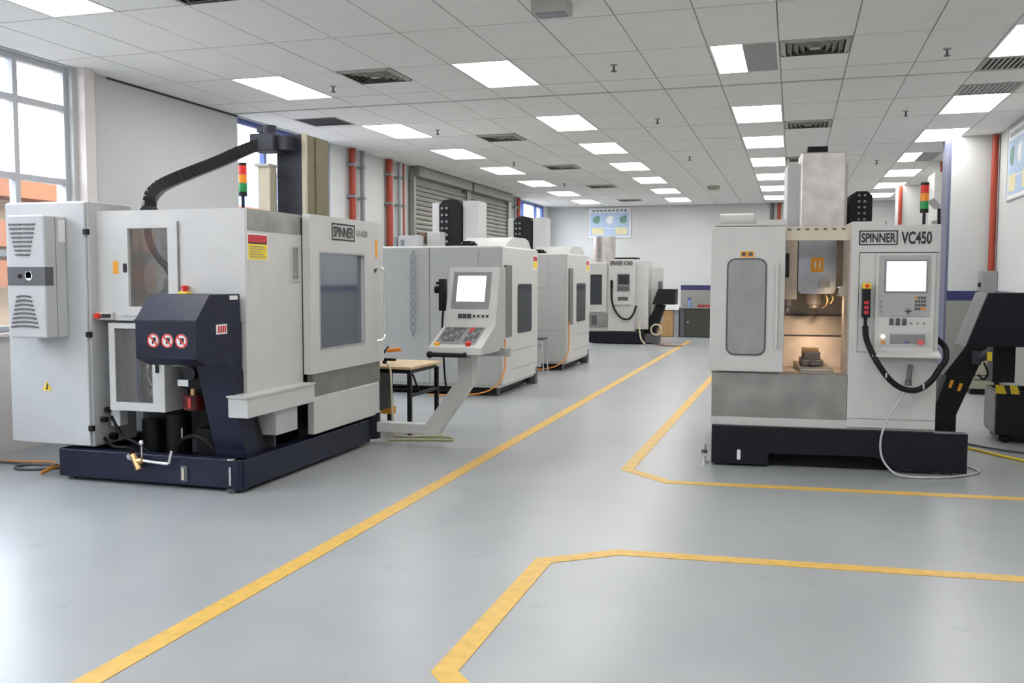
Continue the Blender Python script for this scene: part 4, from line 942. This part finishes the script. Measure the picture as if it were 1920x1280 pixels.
cable('thin yellow green cable on the floor below pendant arm', [(-3.8, 8.3, .01), (-3.6, 8.38, .01), (-3.4, 8.45, .01), (-3.2, 8.5, .01), (-3.3, 8.65, .01), (-3.6, 8.6, .01)], .008, mat('green_cable', (.4, .42, .12), .5))
cable('brown hose on the floor in front of the far machine', [(-3.3, 22.9, .015), (-3.1, 22.5, .015), (-2.8, 22.2, .015), (-2.5, 22.3, .015)], .015, mat('brown_hose', (.2, .12, .08), .5), 'hose', 'floor_hose')
rc = thing('equipment_cabinet', 'beige equipment cabinet against the right column behind the conveyor', 'cabinet', (2.38, 14.2, 0))
obj('cabinet_body', MB().box(0, .32, 0, .6, .08, .95, .01), beige, rc)
obj('cabinet_vent', MB().box(.06, .26, -.004, 0, .2, .22).box(.06, .26, -.004, 0, .26, .28), slate, rc)
obj('cabinet_plinth', MB().box(.02, .30, .02, .58, 0, .08), black, rc)

# ------------------------------------------------------------------ posters
def poster(label, loc, rz, wd, ht):
    P = thing('safety_poster', label, 'poster', loc, rz, 'safety posters')
    obj('poster_sheet', MB().box(0, wd, -.012, 0, 0, ht), wstick, P)
    obj('poster_field', MB().box(.03 * wd, .97 * wd, -.014, -.012, .32 * ht, .84 * ht), pblue, P)
    obj('poster_footer', MB().box(.03 * wd, .97 * wd, -.014, -.012, .05 * ht, .30 * ht), pblue, P)
    for a, b_ in ((.08, .36), (.64, .92)): obj('poster_box', MB().box(a * wd, b_ * wd, -.016, -.014, .10 * ht, .34 * ht), pyel, P)
    for cx in (.18, .5, .82):
        obj('poster_figure', MB().cyl((cx * wd, -.014, .6 * ht), (cx * wd, -.016, .6 * ht), .09 * wd, 9).box((cx - .02) * wd, (cx + .09) * wd, -.017, -.016, .6 * ht, .74 * ht), pgrn if cx != .5 else wstick, P)
    mb = MB()
    for k in range(9): mb.box((.08 + k * .095) * wd, (.15 + k * .095) * wd, -.014, -.012, .88 * ht, .95 * ht)
    obj('poster_heading', mb, gpipe, P)
    obj('poster_frame', MB().ring('y', (-.02, wd + .02, -.02, ht + .02), (0, wd, 0, ht), -.02, 0), framew, P)
poster('blue safety poster on the back wall above the far machine', (-5.72, YF - .002, 2.80), 0, 1.22, .84)
poster('blue and yellow poster in frame at the right edge', (XR - .002, 14.3, 2.70), -math.pi / 2, 1.4, .94)

# ------------------------------------------------------------------ back wall furniture
wc = thing('wooden_cabinet', 'low light brown wooden cabinet at the back wall', 'cabinet', (-4.1, 25.9, 0))
obj('cabinet_body', MB().box(0, .92, .02, .58, .0, .75), wood2, wc)
for k in range(2): obj('cabinet_door', MB().box(.01 + k * .455, .455 + k * .455, 0, .02, .02, .73, .004), wood2, wc)
ct = obj('countertop', MB().box(-5.2, -3.02, 25.86, YF - .005, .752, .86, .006), wstick)
tag(ct, 'white countertop running along the back wall over the cabinet', 'countertop')
ps = obj('counter_side_panel', MB().box(-3.17, -3.03, 25.92, 26.46, 0, .75, .006), mat('grey_laminate', (.3, .31, .33), .5))
tag(ps, 'grey upright side panel between wooden and dark cabinets', 'panel')
dk = thing('dark_cabinet', 'dark grey cabinet standing at the back wall under blue band', 'cabinet', (-3.0, 25.9, 0))
obj('cabinet_body', MB().box(0, 1.0, .02, .57, .0, .80), mat('dark_cabinet_grey', (.035, .035, .03), .5), dk)
obj('cabinet_edge', MB().box(0, .12, 0, .02, .02, .80), slate, dk)
obj('cabinet_door', MB().box(.14, .98, 0, .02, .02, .78, .004), mat('dark_door', (.045, .044, .038), .5), dk)
obj('cabinet_top', MB().box(-.02, 1.02, -.02, .57, .80, .83), gpipe, dk)
obj('door_lock', MB().cyl((.22, 0, .42), (.22, -.01, .42), .03, 12), gpipe, dk)
bt = thing('spray_bottle', 'blue spray bottle standing on the dark cabinet', 'bottle', (-2.74, 25.98, .83))
obj('bottle_body', MB().cyl((0, 0, 0), (0, 0, .14), .05, 16).cyl((0, 0, .14), (0, 0, .19), .05, 16, .02), mat('pale_blue_plastic', (.2, .28, .5), .4), bt, True)
obj('spray_head', MB().cyl((0, 0, .19), (0, 0, .22), .022, 12).box(-.07, .03, -.015, .015, .22, .26).box(-.05, -.035, -.01, .01, .16, .22), blueb, bt)
rt_ = obj('red_tray', MB().box(-2.55, -2.15, 26.05, 26.3, .83, .87, .005).box(-2.53, -2.17, 26.07, 26.28, .87, .90), redp)
tag(rt_, 'flat red tray lying on the dark cabinet', 'tray')
ph = pipe(26.42, .045, redp, 'red pipe on the back wall beyond the lit machine roof', x=-.42, clips=False)
ph = pipe(26.42, .05, slate, 'dark conduit on the back wall next to the red pipe', x=-.60, z0=1.5, clips=False)
ac = thing('wall_air_conditioner', 'white boxy air conditioner on right wall beyond the column', 'air conditioner', (2.30, 17.6, 2.88))
obj('unit_body', MB().prism('y', [(0, .14), (.12, 0), (.49, 0), (.49, .58), (0, .58)], 0, .9), white, ac)
obj('unit_outlet', MB().prism('y', [(-.004, .138), (.118, -.004), (.12, 0), (0, .14)], .1, .8), grey, ac)
obj('unit_pipe', MB().cyl((.16, .4, .58), (.16, .4, .80), .03, 10), redp, ac)
